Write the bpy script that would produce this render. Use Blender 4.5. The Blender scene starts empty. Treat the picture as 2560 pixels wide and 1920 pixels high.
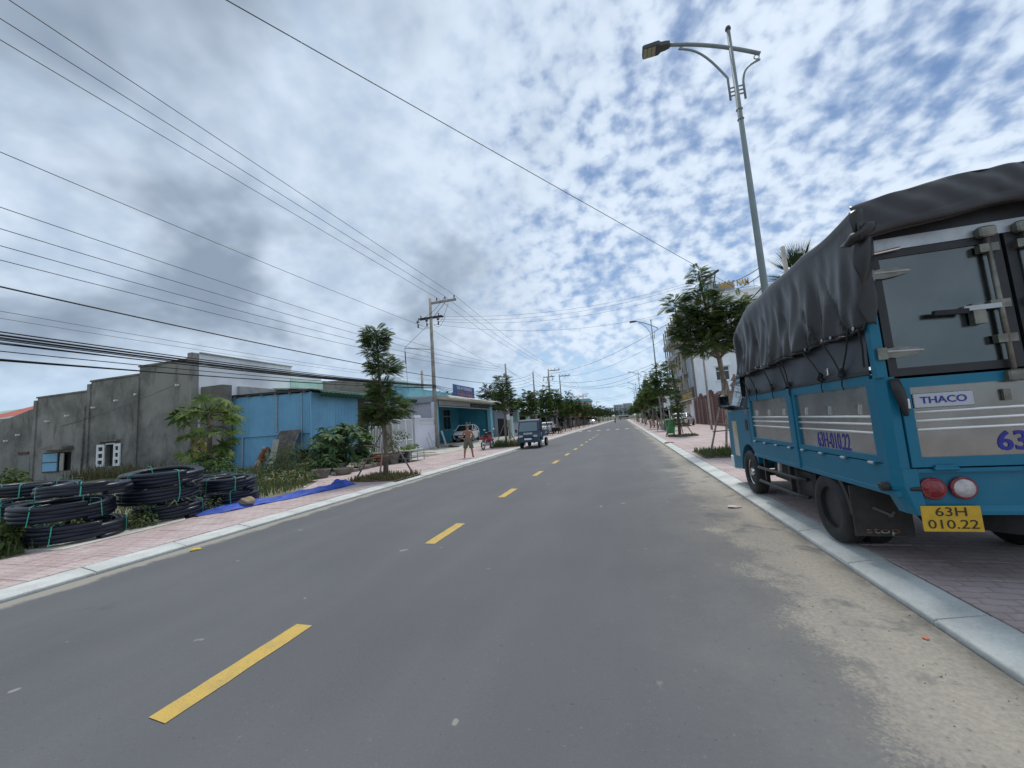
import bpy, bmesh, math, random
import numpy as np
from mathutils import Vector, Matrix, Euler

random.seed(7); RNG = np.random.default_rng(7)
SC = bpy.context.scene
COL = SC.collection
PI = math.pi
R_ = math.radians

# ---------------------------------------------------------------- camera
# wide phone lens, 16 degrees left of the road axis, slightly raised and rolled
FPX = 962.0
def camera_axes(vx, vy, roll):
    d = Vector(((vx - 1280) / FPX, (vy - 960) / FPX, 1.0)).normalized()
    u = Vector((-math.sin(roll), -math.cos(roll), 0.0))
    u.z = -(u.x * d.x + u.y * d.y) / d.z
    u.normalize()
    x = d.cross(u)
    return Matrix((x, d, u))            # rows: world X, Y (road), Z in camera space
_A = camera_axes(1560, 1044, 0.068)
_r = _A @ Vector((1, 0, 0)); _u = -(_A @ Vector((0, 1, 0))); _b = -(_A @ Vector((0, 0, 1)))
cam_d = bpy.data.cameras.new('camera')
cam = bpy.data.objects.new('camera', cam_d); COL.objects.link(cam)
cam_d.sensor_width = 36.0; cam_d.lens = FPX / 2560 * 36.0
cam_d.clip_start = 0.05; cam_d.clip_end = 5000
cam.matrix_world = Matrix(((_r.x, _u.x, _b.x, 0), (_r.y, _u.y, _b.y, 0), (_r.z, _u.z, _b.z, 1.45), (0, 0, 0, 1)))
SC.camera = cam
SC.render.resolution_x, SC.render.resolution_y = 1024, 768

# ---------------------------------------------------------------- sky and sun
SUN_EL, SUN_AZ = R_(63), R_(2)        # azimuth from the road axis, positive to the right
W = bpy.data.worlds.new('World'); SC.world = W; W.use_nodes = True
nt = W.node_tree; nt.nodes.clear()
def N(t, **kw):
    n = nt.nodes.new(t)
    for k, v in kw.items(): setattr(n, k, v)
    return n
def L(a, b): nt.links.new(a, b)
def mth(op, a, b=None, c=None, clamp=False):
    n = nt.nodes.new('ShaderNodeMath'); n.operation = op; n.use_clamp = clamp
    for i, v in enumerate((a, b, c)):
        if v is None: continue
        if isinstance(v, (int, float)): n.inputs[i].default_value = v
        else: nt.links.new(v, n.inputs[i])
    return n.outputs[0]
def sstep(v, lo, hi):
    n = nt.nodes.new('ShaderNodeMapRange'); n.interpolation_type = 'SMOOTHSTEP'
    nt.links.new(v, n.inputs[0]); n.inputs[1].default_value = lo; n.inputs[2].default_value = hi
    return n.outputs[0]
def nmix(f, a, b):
    n = nt.nodes.new('ShaderNodeMix'); n.data_type = 'RGBA'
    for i, v in ((0, f), (6, a), (7, b)):
        if isinstance(v, (int, float)): n.inputs[i].default_value = v
        elif isinstance(v, tuple): n.inputs[i].default_value = (*v, 1)
        else: nt.links.new(v, n.inputs[i])
    return n.outputs[2]
def nnoise(vec, scale, detail=4, rough=0.55, dist=0.0):
    n = nt.nodes.new('ShaderNodeTexNoise'); nt.links.new(vec, n.inputs['Vector'])
    n.inputs['Scale'].default_value = scale; n.inputs['Detail'].default_value = detail
    n.inputs['Roughness'].default_value = rough; n.inputs['Distortion'].default_value = dist
    return n.outputs[0]
tc = N('ShaderNodeTexCoord'); sp = N('ShaderNodeSeparateXYZ'); L(tc.outputs['Generated'], sp.inputs[0])
dx, dy, dz = sp.outputs
zc = mth('ADD', mth('MAXIMUM', dz, 0.0), 0.52)
px, py = mth('DIVIDE', dx, zc), mth('DIVIDE', dy, zc)
cb = N('ShaderNodeCombineXYZ'); L(px, cb.inputs[0]); L(py, cb.inputs[1])
P2 = cb.outputs[0]
big = nnoise(P2, 1.5, 3, 0.5, 0.2)                 # broad banks of cloud
mid = nnoise(P2, 5.2, 4, 0.55, 0.25)
fine = nnoise(P2, 25.0, 3, 0.5, 0.1)              # mackerel cells
left = sstep(mth('SUBTRACT', mth('MULTIPLY', py, -0.36), px), -0.36, 0.32)   # a thicker grey deck to the left
cov = mth('ADD', mth('ADD', mth('MULTIPLY', big, 0.30), mth('MULTIPLY', mid, 0.55)), mth('MULTIPLY', fine, 0.85))
cov = mth('ADD', cov, mth('MULTIPLY', left, 0.36))
mask = sstep(cov, 0.575, 0.94)
lowfade = sstep(dz, 0.02, 0.22)                    # the deck thins out over the horizon
mask = mth('MULTIPLY', mask, mth('ADD', mth('MULTIPLY', lowfade, 0.58), 0.38))
dark = mth('MULTIPLY', sstep(nnoise(P2, 2.6, 4, 0.5, 0.2), 0.45, 0.66), left)
lump = sstep(mth('ADD', mth('MULTIPLY', mid, 0.5), mth('MULTIPLY', fine, 0.5)), 0.36, 0.62)
c1 = nmix(lump, (0.43, 0.535, 0.70), (0.67, 0.765, 0.88))
c1 = nmix(mth('MULTIPLY', left, 0.75), c1, nmix(sstep(mid, 0.33, 0.67), (0.42, 0.515, 0.635), (0.59, 0.69, 0.81)))
c2 = nmix(mth('MULTIPLY', dark, 0.85), c1, (0.185, 0.240, 0.320))
sky = N('ShaderNodeTexSky', sky_type='NISHITA', sun_disc=False)
sky.sun_elevation = SUN_EL; sky.sun_rotation = SUN_AZ
sky.air_density = 1.0; sky.dust_density = 0.1; sky.ozone_density = 2.5
skb = N('ShaderNodeVectorMath', operation='SCALE'); L(sky.outputs[0], skb.inputs[0]); skb.inputs['Scale'].default_value = 0.092
bg = N('ShaderNodeBackground'); bg.inputs[1].default_value = 1.0
low = mth('SUBTRACT', 1.0, sstep(dz, 0.0, 0.30))               # pale blue air over the horizon
air = nmix(mth('MULTIPLY', low, 0.85), skb.outputs[0], (0.43, 0.62, 0.84))
cmx = nmix(mask, air, c2)
L(cmx, bg.inputs[0])
out = N('ShaderNodeOutputWorld'); L(bg.outputs[0], out.inputs[0])

sun_d = bpy.data.lights.new('sun', 'SUN'); sun_d.energy = 2.4; sun_d.angle = R_(14); sun_d.color = (1.0, 0.96, 0.90)
sun = bpy.data.objects.new('sun', sun_d); COL.objects.link(sun)
_sd = Vector((math.sin(SUN_AZ) * math.cos(SUN_EL), math.cos(SUN_AZ) * math.cos(SUN_EL), math.sin(SUN_EL)))
sun.rotation_euler = (-_sd).to_track_quat('-Z', 'Y').to_euler()
SC.render.engine = 'CYCLES'
SC.cycles.max_bounces = 6; SC.cycles.diffuse_bounces = 3; SC.cycles.glossy_bounces = 3; SC.cycles.transmission_bounces = 3
SC.view_settings.view_transform = 'Standard'; SC.view_settings.look = 'None'
SC.view_settings.exposure = 0.22; SC.view_settings.gamma = 1.0

# ---------------------------------------------------------------- helpers
class MB:
    """collects vertices and faces; build() links them as one mesh object"""
    def __init__(s): s.v = []; s.f = []
    def add(s, vs, fs):
        o = len(s.v); s.v += [tuple(p) for p in vs]; s.f += [tuple(i + o for i in f) for f in fs]; return s
    def box(s, x0, x1, y0, y1, z0, z1):
        return s.add([(x0,y0,z0),(x1,y0,z0),(x1,y1,z0),(x0,y1,z0),(x0,y0,z1),(x1,y0,z1),(x1,y1,z1),(x0,y1,z1)],
                     [(0,3,2,1),(4,5,6,7),(0,1,5,4),(1,2,6,5),(2,3,7,6),(3,0,4,7)])
    def obox(s, c, size, rot=(0,0,0)):
        m = Euler(rot).to_matrix(); c = Vector(c); hx, hy, hz = (q/2 for q in size)
        vs = [c + m @ Vector((a*hx, b*hy, d*hz)) for d in (-1,1) for a, b in ((-1,-1),(1,-1),(1,1),(-1,1))]
        return s.add(vs, [(0,3,2,1),(4,5,6,7),(0,1,5,4),(1,2,6,5),(2,3,7,6),(3,0,4,7)])
    def cbox(s, x0, x1, y0, y1, z0, z1, b=0.02):
        """box with chamfered edges all round"""
        vs = []; 
        for z, i in ((z0, b), (z0+b, 0), (z1-b, 0), (z1, b)):
            a0, a1, c0, c1 = x0+i, x1-i, y0+i, y1-i
            vs += [(a0+b,c0,z),(a1-b,c0,z),(a1,c0+b,z),(a1,c1-b,z),(a1-b,c1,z),(a0+b,c1,z),(a0,c1-b,z),(a0,c0+b,z)]
        fs = [tuple(range(7,-1,-1)), tuple(range(24,32))]
        for k in range(3):
            for i in range(8):
                j = (i+1) % 8; fs.append((k*8+i, k*8+j, k*8+8+j, k*8+8+i))
        return s.add(vs, fs)
    def tube(s, pts, r, n=8, closed=False, caps=True):
        pts = [Vector(p) for p in pts]; m = len(pts)
        rs = r if isinstance(r, (list, tuple)) else [r]*m
        vs = []; pn = None
        for i, p in enumerate(pts):
            if closed: t = pts[(i+1) % m] - pts[i-1]
            else: t = pts[min(i+1, m-1)] - pts[max(i-1, 0)]
            t.normalize()
            if pn is None:
                a = Vector((0,0,1)) if abs(t.z) < 0.9 else Vector((1,0,0)); nrm = t.cross(a).normalized()
            else:
                nrm = pn - t * pn.dot(t)
                nrm = nrm.normalized() if nrm.length > 1e-6 else t.orthogonal().normalized()
            pn = nrm; b = t.cross(nrm)
            for k in range(n):
                a = 2*PI*k/n; vs.append(p + (nrm*math.cos(a) + b*math.sin(a)) * rs[i])
        fs = []
        for i in range(m if closed else m-1):
            i2 = (i+1) % m
            for k in range(n):
                k2 = (k+1) % n; fs.append((i*n+k, i*n+k2, i2*n+k2, i2*n+k))
        if caps and not closed: fs += [tuple(range(n-1,-1,-1)), tuple(range((m-1)*n, m*n))]
        return s.add(vs, fs)
    def lathe(s, prof, c=(0,0,0), axis='z', n=24, cap=True):
        """prof: list of (radius, height)"""
        vs = []; c = Vector(c)
        for r, h in prof:
            for k in range(n):
                a = 2*PI*k/n; u, w = r*math.cos(a), r*math.sin(a)
                vs.append(c + (Vector((u,w,h)) if axis == 'z' else Vector((h,u,w)) if axis == 'x' else Vector((w,h,u))))
        fs = []
        for i in range(len(prof)-1):
            for k in range(n):
                k2 = (k+1) % n; fs.append((i*n+k, i*n+k2, (i+1)*n+k2, (i+1)*n+k))
        if cap and prof[0][0] > 1e-4: fs.append(tuple(range(n-1,-1,-1)))
        if cap and prof[-1][0] > 1e-4: fs.append(tuple(range((len(prof)-1)*n, len(prof)*n)))
        return s.add(vs, fs)
    def prism(s, poly, a, b, axis='x'):
        """poly of (u,w): (y,z) for axis x, (x,z) for axis y, (x,y) for axis z"""
        f = {'x': lambda u,w,t: (t,u,w), 'y': lambda u,w,t: (u,t,w), 'z': lambda u,w,t: (u,w,t)}[axis]
        n = len(poly); vs = [f(u,w,a) for u,w in poly] + [f(u,w,b) for u,w in poly]
        fs = [tuple(range(n)), tuple(range(2*n-1, n-1, -1))] + [(i, n+i, n+(i+1)%n, (i+1)%n) for i in range(n)]
        return s.add(vs, fs)
    def grid(s, fn, nu, nv, wrap=False):
        vs = [fn(i/nu, j/nv) for i in range(nu+1) for j in range(nv+1)]
        fs = [(i*(nv+1)+j, (i+1)*(nv+1)+j, (i+1)*(nv+1)+j+1, i*(nv+1)+j+1) for i in range(nu) for j in range(nv)]
        return s.add(vs, fs)
    def np(s, V, F):
        o = len(s.v); s.v += V.tolist(); s.f += (F + o).tolist(); return s
    def build(s, name, mat, parent=None, smooth=False, fix=True):
        me = bpy.data.meshes.new(name); me.from_pydata(s.v, [], s.f)
        if fix:
            bm = bmesh.new(); bm.from_mesh(me); bmesh.ops.recalc_face_normals(bm, faces=bm.faces); bm.to_mesh(me); bm.free()
        if smooth: me.polygons.foreach_set('use_smooth', [True]*len(me.polygons))
        for m in (mat if isinstance(mat, (list, tuple)) else [mat]): me.materials.append(M[m] if isinstance(m, str) else m)
        me.update()
        o = bpy.data.objects.new(name, me); COL.objects.link(o); o.parent = parent
        return o
def soft(o, w=0.01, seg=2, ang=35):
    b = o.modifiers.new('bevel', 'BEVEL'); b.width = w; b.segments = seg; b.limit_method = 'ANGLE'; b.angle_limit = R_(ang)
    o.data.polygons.foreach_set('use_smooth', [True]*len(o.data.polygons))
    wn = o.modifiers.new('wn', 'WEIGHTED_NORMAL'); wn.keep_sharp = True
    return o
def autosmooth(o, ang=40):
    me = o.data; me.polygons.foreach_set('use_smooth', [True]*len(me.polygons))
    bm = bmesh.new(); bm.from_mesh(me)
    for e in bm.edges:
        e.smooth = not (len(e.link_faces) != 2 or e.calc_face_angle(0) > R_(ang))
    bm.to_mesh(me); bm.free(); return o
def tag(o, label, cat, group=None):
    o['label'] = label; o['category'] = cat
    if group: o['group'] = group
    return o
def thing(name, label, cat, loc=(0,0,0), rz=0, group=None):
    o = bpy.data.objects.new(name, None); COL.objects.link(o); o.empty_display_size = 0.2
    o.location = loc; o.rotation_euler = (0,0,rz)
    return tag(o, label, cat, group)
def structure(o): o['kind'] = 'structure'; return o
def stuff(o): o['kind'] = 'stuff'; return o
def copy_tree(o, parent=None):
    c = o.copy(); COL.objects.link(c); c.parent = parent
    for ch in list(o.children): copy_tree(ch, c)
    return c
def text(name, s, size, mat, parent, loc, rot, ext=0.003, sx=1.0, align='CENTER', bold=0.0, shear=0.0, wd=0.0):
    cu = bpy.data.curves.new(name, 'FONT'); cu.body = s; cu.size = size; cu.extrude = ext; cu.offset = bold; cu.shear = shear
    cu.align_x = align; cu.align_y = 'CENTER'; cu.resolution_u = 3
    t = bpy.data.objects.new(name, cu); COL.objects.link(t)
    dg = bpy.context.evaluated_depsgraph_get(); me = bpy.data.meshes.new_from_object(t.evaluated_get(dg))
    bpy.data.objects.remove(t); me.materials.clear(); me.materials.append(M[mat])
    o = bpy.data.objects.new(name, me); COL.objects.link(o); o.parent = parent
    o.location = loc; o.rotation_euler = rot
    if wd: xs = [v.co.x for v in me.vertices]; sx = wd/(max(xs)-min(xs))
    o.scale = (sx, 1, 1)
    return o
ORD = ['nearest','second','third','fourth','fifth','sixth','seventh','eighth','ninth','tenth','eleventh','twelfth','thirteenth','fourteenth','fifteenth']

# ---------------------------------------------------------------- materials
M = {}
def mat(name, col, rough=0.7, var=0.18, scale=6.0, col2=None, mixlo=0.35, mixhi=0.65, bump=0.0, bscale=None, metal=0.0, coat=0.0, detail=6, stretch=(1,1,1), spec=0.5, fine=0.0, fscale=120.0, rvar=0.0, trans=0.0):
    global nt
    m = bpy.data.materials.new(name); m.use_nodes = True; nt = m.node_tree; M[name] = m
    b = nt.nodes['Principled BSDF']
    b.inputs['Roughness'].default_value = rough; b.inputs['Metallic'].default_value = metal
    b.inputs['Specular IOR Level'].default_value = spec
    if coat: b.inputs['Coat Weight'].default_value = coat; b.inputs['Coat Roughness'].default_value = 0.08
    t = nt.nodes.new('ShaderNodeTexCoord'); mp = nt.nodes.new('ShaderNodeMapping'); mp.inputs['Scale'].default_value = stretch
    nt.links.new(t.outputs['Object'], mp.inputs[0]); v = mp.outputs[0]
    n1 = nnoise(v, scale, detail, 0.6)
    f = sstep(n1, mixlo, mixhi)
    c2 = col2 or tuple(min(1, c*(1+var)) for c in col); c1 = col if col2 else tuple(c*(1-var) for c in col)
    c = nmix(f, c1, c2)
    if fine:
        n2 = nnoise(v, fscale, 2, 0.5); g = sstep(n2, 0.3, 0.7)
        c = nmix(mth('MULTIPLY', g, fine), c, tuple(min(1, q*1.9+0.02) for q in c2))
    nt.links.new(c, b.inputs['Base Color'])
    if rvar:
        nt.links.new(mth('ADD', mth('MULTIPLY', n1, rvar), rough - rvar*0.5), b.inputs['Roughness'])
    if bump:
        bp = nt.nodes.new('ShaderNodeBump'); bp.inputs['Strength'].default_value = min(1.0, bump); bp.inputs['Distance'].default_value = 0.01*max(1, bump)
        nt.links.new(nnoise(v, bscale or scale*4, 5, 0.6), bp.inputs['Height']); nt.links.new(bp.outputs[0], b.inputs['Normal'])
    if trans:
        tr = nt.nodes.new('ShaderNodeBsdfTranslucent'); nt.links.new(c, tr.inputs[0])
        ms = nt.nodes.new('ShaderNodeMixShader'); ms.inputs[0].default_value = trans
        nt.links.new(b.outputs[0], ms.inputs[1]); nt.links.new(tr.outputs[0], ms.inputs[2])
        nt.links.new(ms.outputs[0], nt.nodes['Material Output'].inputs[0])
    return m
mat('concrete', (0.33,0.335,0.32), 0.85, 0.14, 3.0, bump=0.25, bscale=40, fine=0.12)
mat('kerb', (0.43,0.447,0.427), 0.85, 0.15, 2.2, bump=0.25, bscale=55, fine=0.10, fscale=60)
mat('pale_concrete', (0.38,0.37,0.33), 0.85, 0.2, 1.5, bump=0.2, bscale=30, fine=0.1)
mat('pole_concrete', (0.30,0.275,0.24), 0.85, 0.2, 2.0, bump=0.2, bscale=30)
mat('soil', (0.13,0.10,0.07), 0.95, 0.35, 4.0, bump=0.6, bscale=25)
mat('dark_soil', (0.035,0.03,0.025), 0.95, 0.4, 6.0)  # dark strip at the bottom of the kerb joints
mat('lot_ground', (0.10,0.10,0.055), 0.95, 0.3, 1.2, col2=(0.24,0.21,0.15), bump=0.5, bscale=18)
mat('grass', (0.055,0.09,0.025), 0.6, 0.4, 1.5, col2=(0.12,0.14,0.045), trans=0.25)
mat('dry_grass', (0.16,0.13,0.05), 0.7, 0.4, 3.0, col2=(0.10,0.11,0.035), trans=0.2)
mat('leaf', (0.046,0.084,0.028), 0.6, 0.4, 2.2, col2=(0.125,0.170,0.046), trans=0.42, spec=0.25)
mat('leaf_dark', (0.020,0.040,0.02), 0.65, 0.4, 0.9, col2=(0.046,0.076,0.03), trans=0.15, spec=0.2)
mat('leaf_papaya', (0.075,0.13,0.035), 0.6, 0.4, 2.0, col2=(0.17,0.23,0.06), trans=0.35, spec=0.2)
mat('leaf_broad', (0.040,0.085,0.030), 0.6, 0.4, 3.0, col2=(0.095,0.155,0.055), trans=0.28, spec=0.2)
mat('leaf_yellow', (0.30,0.22,0.03), 0.5, 0.3, 3.0, trans=0.25)
mat('bark', (0.17,0.135,0.10), 0.9, 0.35, 9.0, bump=0.6, bscale=40, stretch=(1,1,0.35))
mat('stake_wood', (0.22,0.18,0.145), 0.85, 0.3, 7.0, bump=0.4, bscale=40, stretch=(1,1,0.2))
mat('pipe_black', (0.011,0.014,0.024), 0.36, 0.25, 3.0, bump=0.05, bscale=20, spec=0.35)
mat('tie_green', (0.04,0.40,0.28), 0.5, 0.1)
mat('tarp_blue', (0.038,0.080,0.36), 0.55, 0.25, 3.0, bump=0.3, bscale=16, spec=0.18)
mat('stone', (0.24,0.19,0.13), 0.9, 0.25, 6.0, bump=0.6, bscale=20)
mat('blue_sheet', (0.18,0.41,0.59), 0.55, 0.10, 0.8, bump=0.03, spec=0.4)
mat('white_paint', (0.80,0.80,0.79), 0.6, 0.06, 2.0)
mat('white_wall', (0.78,0.79,0.81), 0.8, 0.10, 0.6, stretch=(1,1,0.35))
mat('mint_wall', (0.45,0.62,0.56), 0.8, 0.10, 0.8)
mat('lavender_wall', (0.63,0.63,0.71), 0.8, 0.06, 0.8, bump=0.06)
mat('blue_wall', (0.06,0.30,0.40), 0.75, 0.10, 0.8)
mat('sky_wall', (0.20,0.47,0.56), 0.75, 0.12, 0.9)
mat('roof_red', (0.40,0.11,0.08), 0.8, 0.15, 2.0)
mat('roof_green', (0.035,0.085,0.065), 0.85, 0.12, 1.5, spec=0.1)
mat('roof_pale_green', (0.34,0.42,0.33), 0.6, 0.12, 1.5)
mat('roof_cream', (0.48,0.47,0.40), 0.7, 0.10, 1.5)
mat('dirty_concrete', (0.12,0.105,0.085), 0.9, 0.3, 1.2, col2=(0.24,0.215,0.18), bump=0.2, bscale=30)
mat('wood_board', (0.20,0.15,0.11), 0.85, 0.35, 5.0, bump=0.3, stretch=(4,4,0.4))
mat('asbestos', (0.17,0.15,0.135), 0.9, 0.3, 4.0, bump=0.2)
mat('rust', (0.22,0.09,0.04), 0.85, 0.3, 4.0, col2=(0.42,0.40,0.38), mixlo=0.48, mixhi=0.56)
mat('galvanised', (0.42,0.44,0.45), 0.45, 0.12, 6.0, metal=0.6)
mat('lamp_grey', (0.22,0.26,0.265), 0.5, 0.06, 3.0, metal=0.15)
mat('lamp_dark', (0.05,0.055,0.055), 0.5, 0.1)
mat('lamp_led', (0.30,0.29,0.20), 0.3, 0.1, 30)
mat('black_metal', (0.018,0.019,0.021), 0.5, 0.2, 8.0)
mat('rubber', (0.018,0.018,0.019), 0.75, 0.3, 8.0, bump=0.1, bscale=60)
mat('insulator', (0.06,0.03,0.03), 0.35, 0.2)
mat('cable', (0.008,0.008,0.009), 0.6, 0.1)
mat('cable_grey', (0.10,0.105,0.11), 0.55, 0.1)
mat('dark_opening', (0.012,0.013,0.014), 0.8, 0.2)
mat('brick_red', (0.115,0.040,0.034), 0.75, 0.18, 6.0, bump=0.15)
mat('brick_pale', (0.23,0.155,0.14), 0.8, 0.12, 3.0)
mat('bin_green', (0.015,0.19,0.055), 0.4, 0.1, 4.0)
mat('gold_letter', (0.50,0.30,0.03), 0.45, 0.05)
mat('green_letter', (0.01,0.16,0.12), 0.45, 0.05)
mat('sign_blue', (0.04,0.10,0.28), 0.5, 0.06)
mat('sign_red', (0.60,0.16,0.10), 0.5, 0.05)
mat('sign_dark', (0.055,0.028,0.024), 0.5, 0.1)
mat('sign_yellow', (0.55,0.38,0.05), 0.5, 0.05)
mat('white_letter', (0.75,0.75,0.75), 0.5, 0.03)
mat('terracotta', (0.33,0.15,0.09), 0.8, 0.2)
mat('old_pot', (0.17,0.15,0.13), 0.9, 0.3, 6.0, bump=0.3)
mat('pink_plastic', (0.50,0.40,0.40), 0.5, 0.1)
mat('truck_blue', (0.006,0.148,0.240), 0.38, 0.10, 2.6, col2=(0.030,0.165,0.235), mixlo=0.50, mixhi=0.78, rvar=0.25, spec=0.35, detail=8)
mat('wheel_blue', (0.035,0.055,0.09), 0.45, 0.15, 8.0)
mat('steel', (0.50,0.49,0.475), 0.25, 0.10, 3.0, metal=0.95, rvar=0.12, bump=0.035, bscale=1.8)
mat('steel_door', (0.13,0.14,0.137), 0.20, 0.12, 1.6, metal=0.95, rvar=0.28, bump=0.5, bscale=2.0)
mat('pale_steel', (0.42,0.44,0.47), 0.4, 0.05, 3.0, metal=0.3)
mat('bright_trim', (0.85,0.85,0.82), 0.3, 0.03, 3.0, metal=0.5)
mat('steel_tail_dim', (0.27,0.265,0.25), 0.26, 0.10, 3.0, metal=0.95, rvar=0.12, bump=0.05, bscale=1.8)  # darkened copy of steel; the dim street reflection is put into its colour
mat('chrome', (0.70,0.70,0.68), 0.14, 0.03, 3.0, metal=1.0)
mat('old_zinc', (0.19,0.185,0.155), 0.42, 0.25, 12.0, metal=0.7, bump=0.1)
mat('canvas', (0.019,0.0175,0.017), 0.40, 0.30, 2.4, bump=0.3, bscale=9, spec=0.55, rvar=0.25)
mat('canvas_panel', (0.040,0.045,0.055), 0.5, 0.2, 2.0, bump=0.12, bscale=8)
mat('plate_yellow', (0.60,0.36,0.02), 0.45, 0.08, 20)
mat('plate_black', (0.03,0.025,0.015), 0.6, 0.1)
mat('number_blue', (0.018,0.020,0.26), 0.5, 0.08)
mat('lens_red', (0.20,0.004,0.008), 0.2, 0.2, 40, coat=0.5)
mat('lens_clear', (0.48,0.44,0.43), 0.2, 0.2, 25, coat=0.5)
mat('lens_amber', (0.50,0.12,0.02), 0.25, 0.1)
mat('dark_rubbish', (0.05,0.045,0.04), 0.9, 0.2)
mat('glass_dark', (0.012,0.015,0.017), 0.05, 0.1, spec=0.8)
mat('cab_glass', (0.10,0.14,0.16), 0.03, 0.05, spec=1.0, metal=0.5)
mat('car_white', (0.74,0.75,0.76), 0.4, 0.03, coat=0.15)
mat('car_black', (0.012,0.012,0.014), 0.3, 0.1)
mat('tuk_blue', (0.016,0.055,0.095), 0.5, 0.1)
mat('bike_red', (0.26,0.010,0.02), 0.3, 0.1, coat=0.4)
mat('skin', (0.31,0.145,0.085), 0.6, 0.08, 8.0)
mat('shorts', (0.135,0.13,0.10), 0.85, 0.12, 20)
mat('hair', (0.11,0.105,0.10), 0.7, 0.3, 60)
mat('hotel_cream', (0.40,0.35,0.27), 0.8, 0.12, 0.6)
mat('hotel_grey', (0.30,0.33,0.38), 0.7, 0.1, 0.6)
mat('tower_blue', (0.22,0.27,0.34), 0.8, 0.05)
mat('tower_cream', (0.47,0.47,0.42), 0.8, 0.05)
mat('orange_plastic', (0.50,0.15,0.07), 0.5, 0.1)
mat('litter_yellow', (0.6,0.42,0.05), 0.5, 0.1)
mat('far_canopy', (0.03,0.055,0.026), 0.7, 0.4, 0.25, col2=(0.07,0.10,0.04), bump=1.0, bscale=0.8)
# ---- special surfaces -------------------------------------------------------
def mat_asphalt():
    global nt
    m = bpy.data.materials.new('asphalt'); m.use_nodes = True; nt = m.node_tree; M['asphalt'] = m
    b = nt.nodes['Principled BSDF']
    t = N('ShaderNodeTexCoord'); v = t.outputs['Object']; s = N('ShaderNodeSeparateXYZ'); L(v, s.inputs[0]); X, Y = s.outputs[0], s.outputs[1]
    st = N('ShaderNodeMapping'); st.inputs['Scale'].default_value = (1, 0.16, 1); L(v, st.inputs[0])
    grain = nnoise(v, 210, 2, 0.6); grain2 = nnoise(v, 60, 3, 0.6)
    patch = nnoise(v, 0.55, 4, 0.55); lane = nnoise(st.outputs[0], 1.6, 4, 0.55)
    c = nmix(sstep(patch, 0.3, 0.7), (0.094,0.098,0.105), (0.111,0.115,0.121))
    c = nmix(mth('MULTIPLY', sstep(lane, 0.40, 0.72), 0.45), c, (0.132,0.136,0.141))
    c = nmix(mth('MULTIPLY', sstep(grain, 0.48, 0.62), 0.50), c, (0.078,0.081,0.086))
    c = nmix(mth('MULTIPLY', sstep(grain, 0.62, 0.70), 0.50), c, (0.25,0.25,0.24))
    c = nmix(mth('MULTIPLY', sstep(grain2, 0.55, 0.68), 0.25), c, (0.15,0.155,0.158))
    # dried sand lying along the right kerb, ragged on its road side
    wob = mth('ADD', mth('MULTIPLY', nnoise(v, 1.05, 6, 0.62, 0.25), 1.7), mth('MULTIPLY', nnoise(v, 9, 4, 0.65), 0.42))
    edge = mth('SUBTRACT', mth('ADD', mth('SUBTRACT', X, 0.60), wob), 1.04)
    far = sstep(Y, 5.0, 26.0); edge = mth('SUBTRACT', edge, mth('MULTIPLY', far, 0.32))
    speck = nnoise(v, 48, 4, 0.7)
    sand = mth('MAXIMUM', sstep(mth('ADD', edge, mth('MULTIPLY', mth('SUBTRACT', speck, 0.5), 0.9)), 0.22, 0.72), mth('MULTIPLY', sstep(edge, -0.6, 0.5), 0.22))
    blot = sstep(nnoise(v, 2.3, 6, 0.62, 0.4), 0.55, 0.68)
    sand = mth('MULTIPLY', sand, mth('SUBTRACT', 1.0, mth('MULTIPLY', blot, 0.75)))
    fleck = mth('MULTIPLY', sstep(nnoise(v, 3.4, 7, 0.70, 0.6), 0.63, 0.68), sstep(X, -1.0, 0.9))
    sand = mth('MAXIMUM', sand, mth('MULTIPLY', fleck, 0.55))
    sc = nmix(sstep(nnoise(v, 34, 5, 0.7), 0.35, 0.65), (0.262,0.238,0.198), (0.345,0.315,0.262))
    c = nmix(mth('MULTIPLY', sand, 0.88), c, sc)
    # darker trodden and damp blotches in the sand, gathered grit at the kerb foot
    grit = mth('MULTIPLY', sstep(X, 1.62, 1.76), sstep(nnoise(v, 6, 5, 0.65), 0.36, 0.6))
    c = nmix(mth('MULTIPLY', grit, 0.7), c, (0.15,0.135,0.11))
    # narrow silt line at the left kerb
    le = mth('ADD', mth('SUBTRACT', -5.98, X), mth('MULTIPLY', mth('SUBTRACT', nnoise(v, 2.2, 6, 0.65), 0.5), 0.55))
    lm = sstep(le, 0.0, 0.13)
    c = nmix(mth('MULTIPLY', lm, 0.8), c, (0.31,0.29,0.245))
    # tyre-polished wheel paths run along both lanes
    wheel = mth('MULTIPLY', mth('COSINE', mth('MULTIPLY', mth('ADD', X, 0.55), 3.6)), 0.5)
    c = nmix(sstep(mth('ADD', wheel, mth('MULTIPLY', mth('SUBTRACT', lane, 0.5), 1.4)), 0.1, 0.9), c, nmix(0.42, c, (0.085,0.088,0.094)))
    grit_ = nnoise(v, 34, 2, 0.5)
    c = nmix(mth('MULTIPLY', sstep(grit_, 0.70, 0.735), 0.22), c, (0.25,0.245,0.235))
    c = nmix(mth('MULTIPLY', sstep(grit_, 0.31, 0.27), 0.5), c, (0.05,0.052,0.055))
    oil = sstep(nnoise(v, 1.7, 4, 0.6), 0.66, 0.74)
    c = nmix(mth('MULTIPLY', oil, 0.35), c, (0.07,0.072,0.076))
    # old scuffs and pale spatter
    sp1 = sstep(nnoise(v, 4.5, 2, 0.4), 0.745, 0.765)
    c = nmix(mth('MULTIPLY', sp1, 0.6), c, (0.33,0.31,0.28))
    L(c, b.inputs['Base Color'])
    b.inputs['Roughness'].default_value = 0.86; b.inputs['Specular IOR Level'].default_value = 0.35
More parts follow.
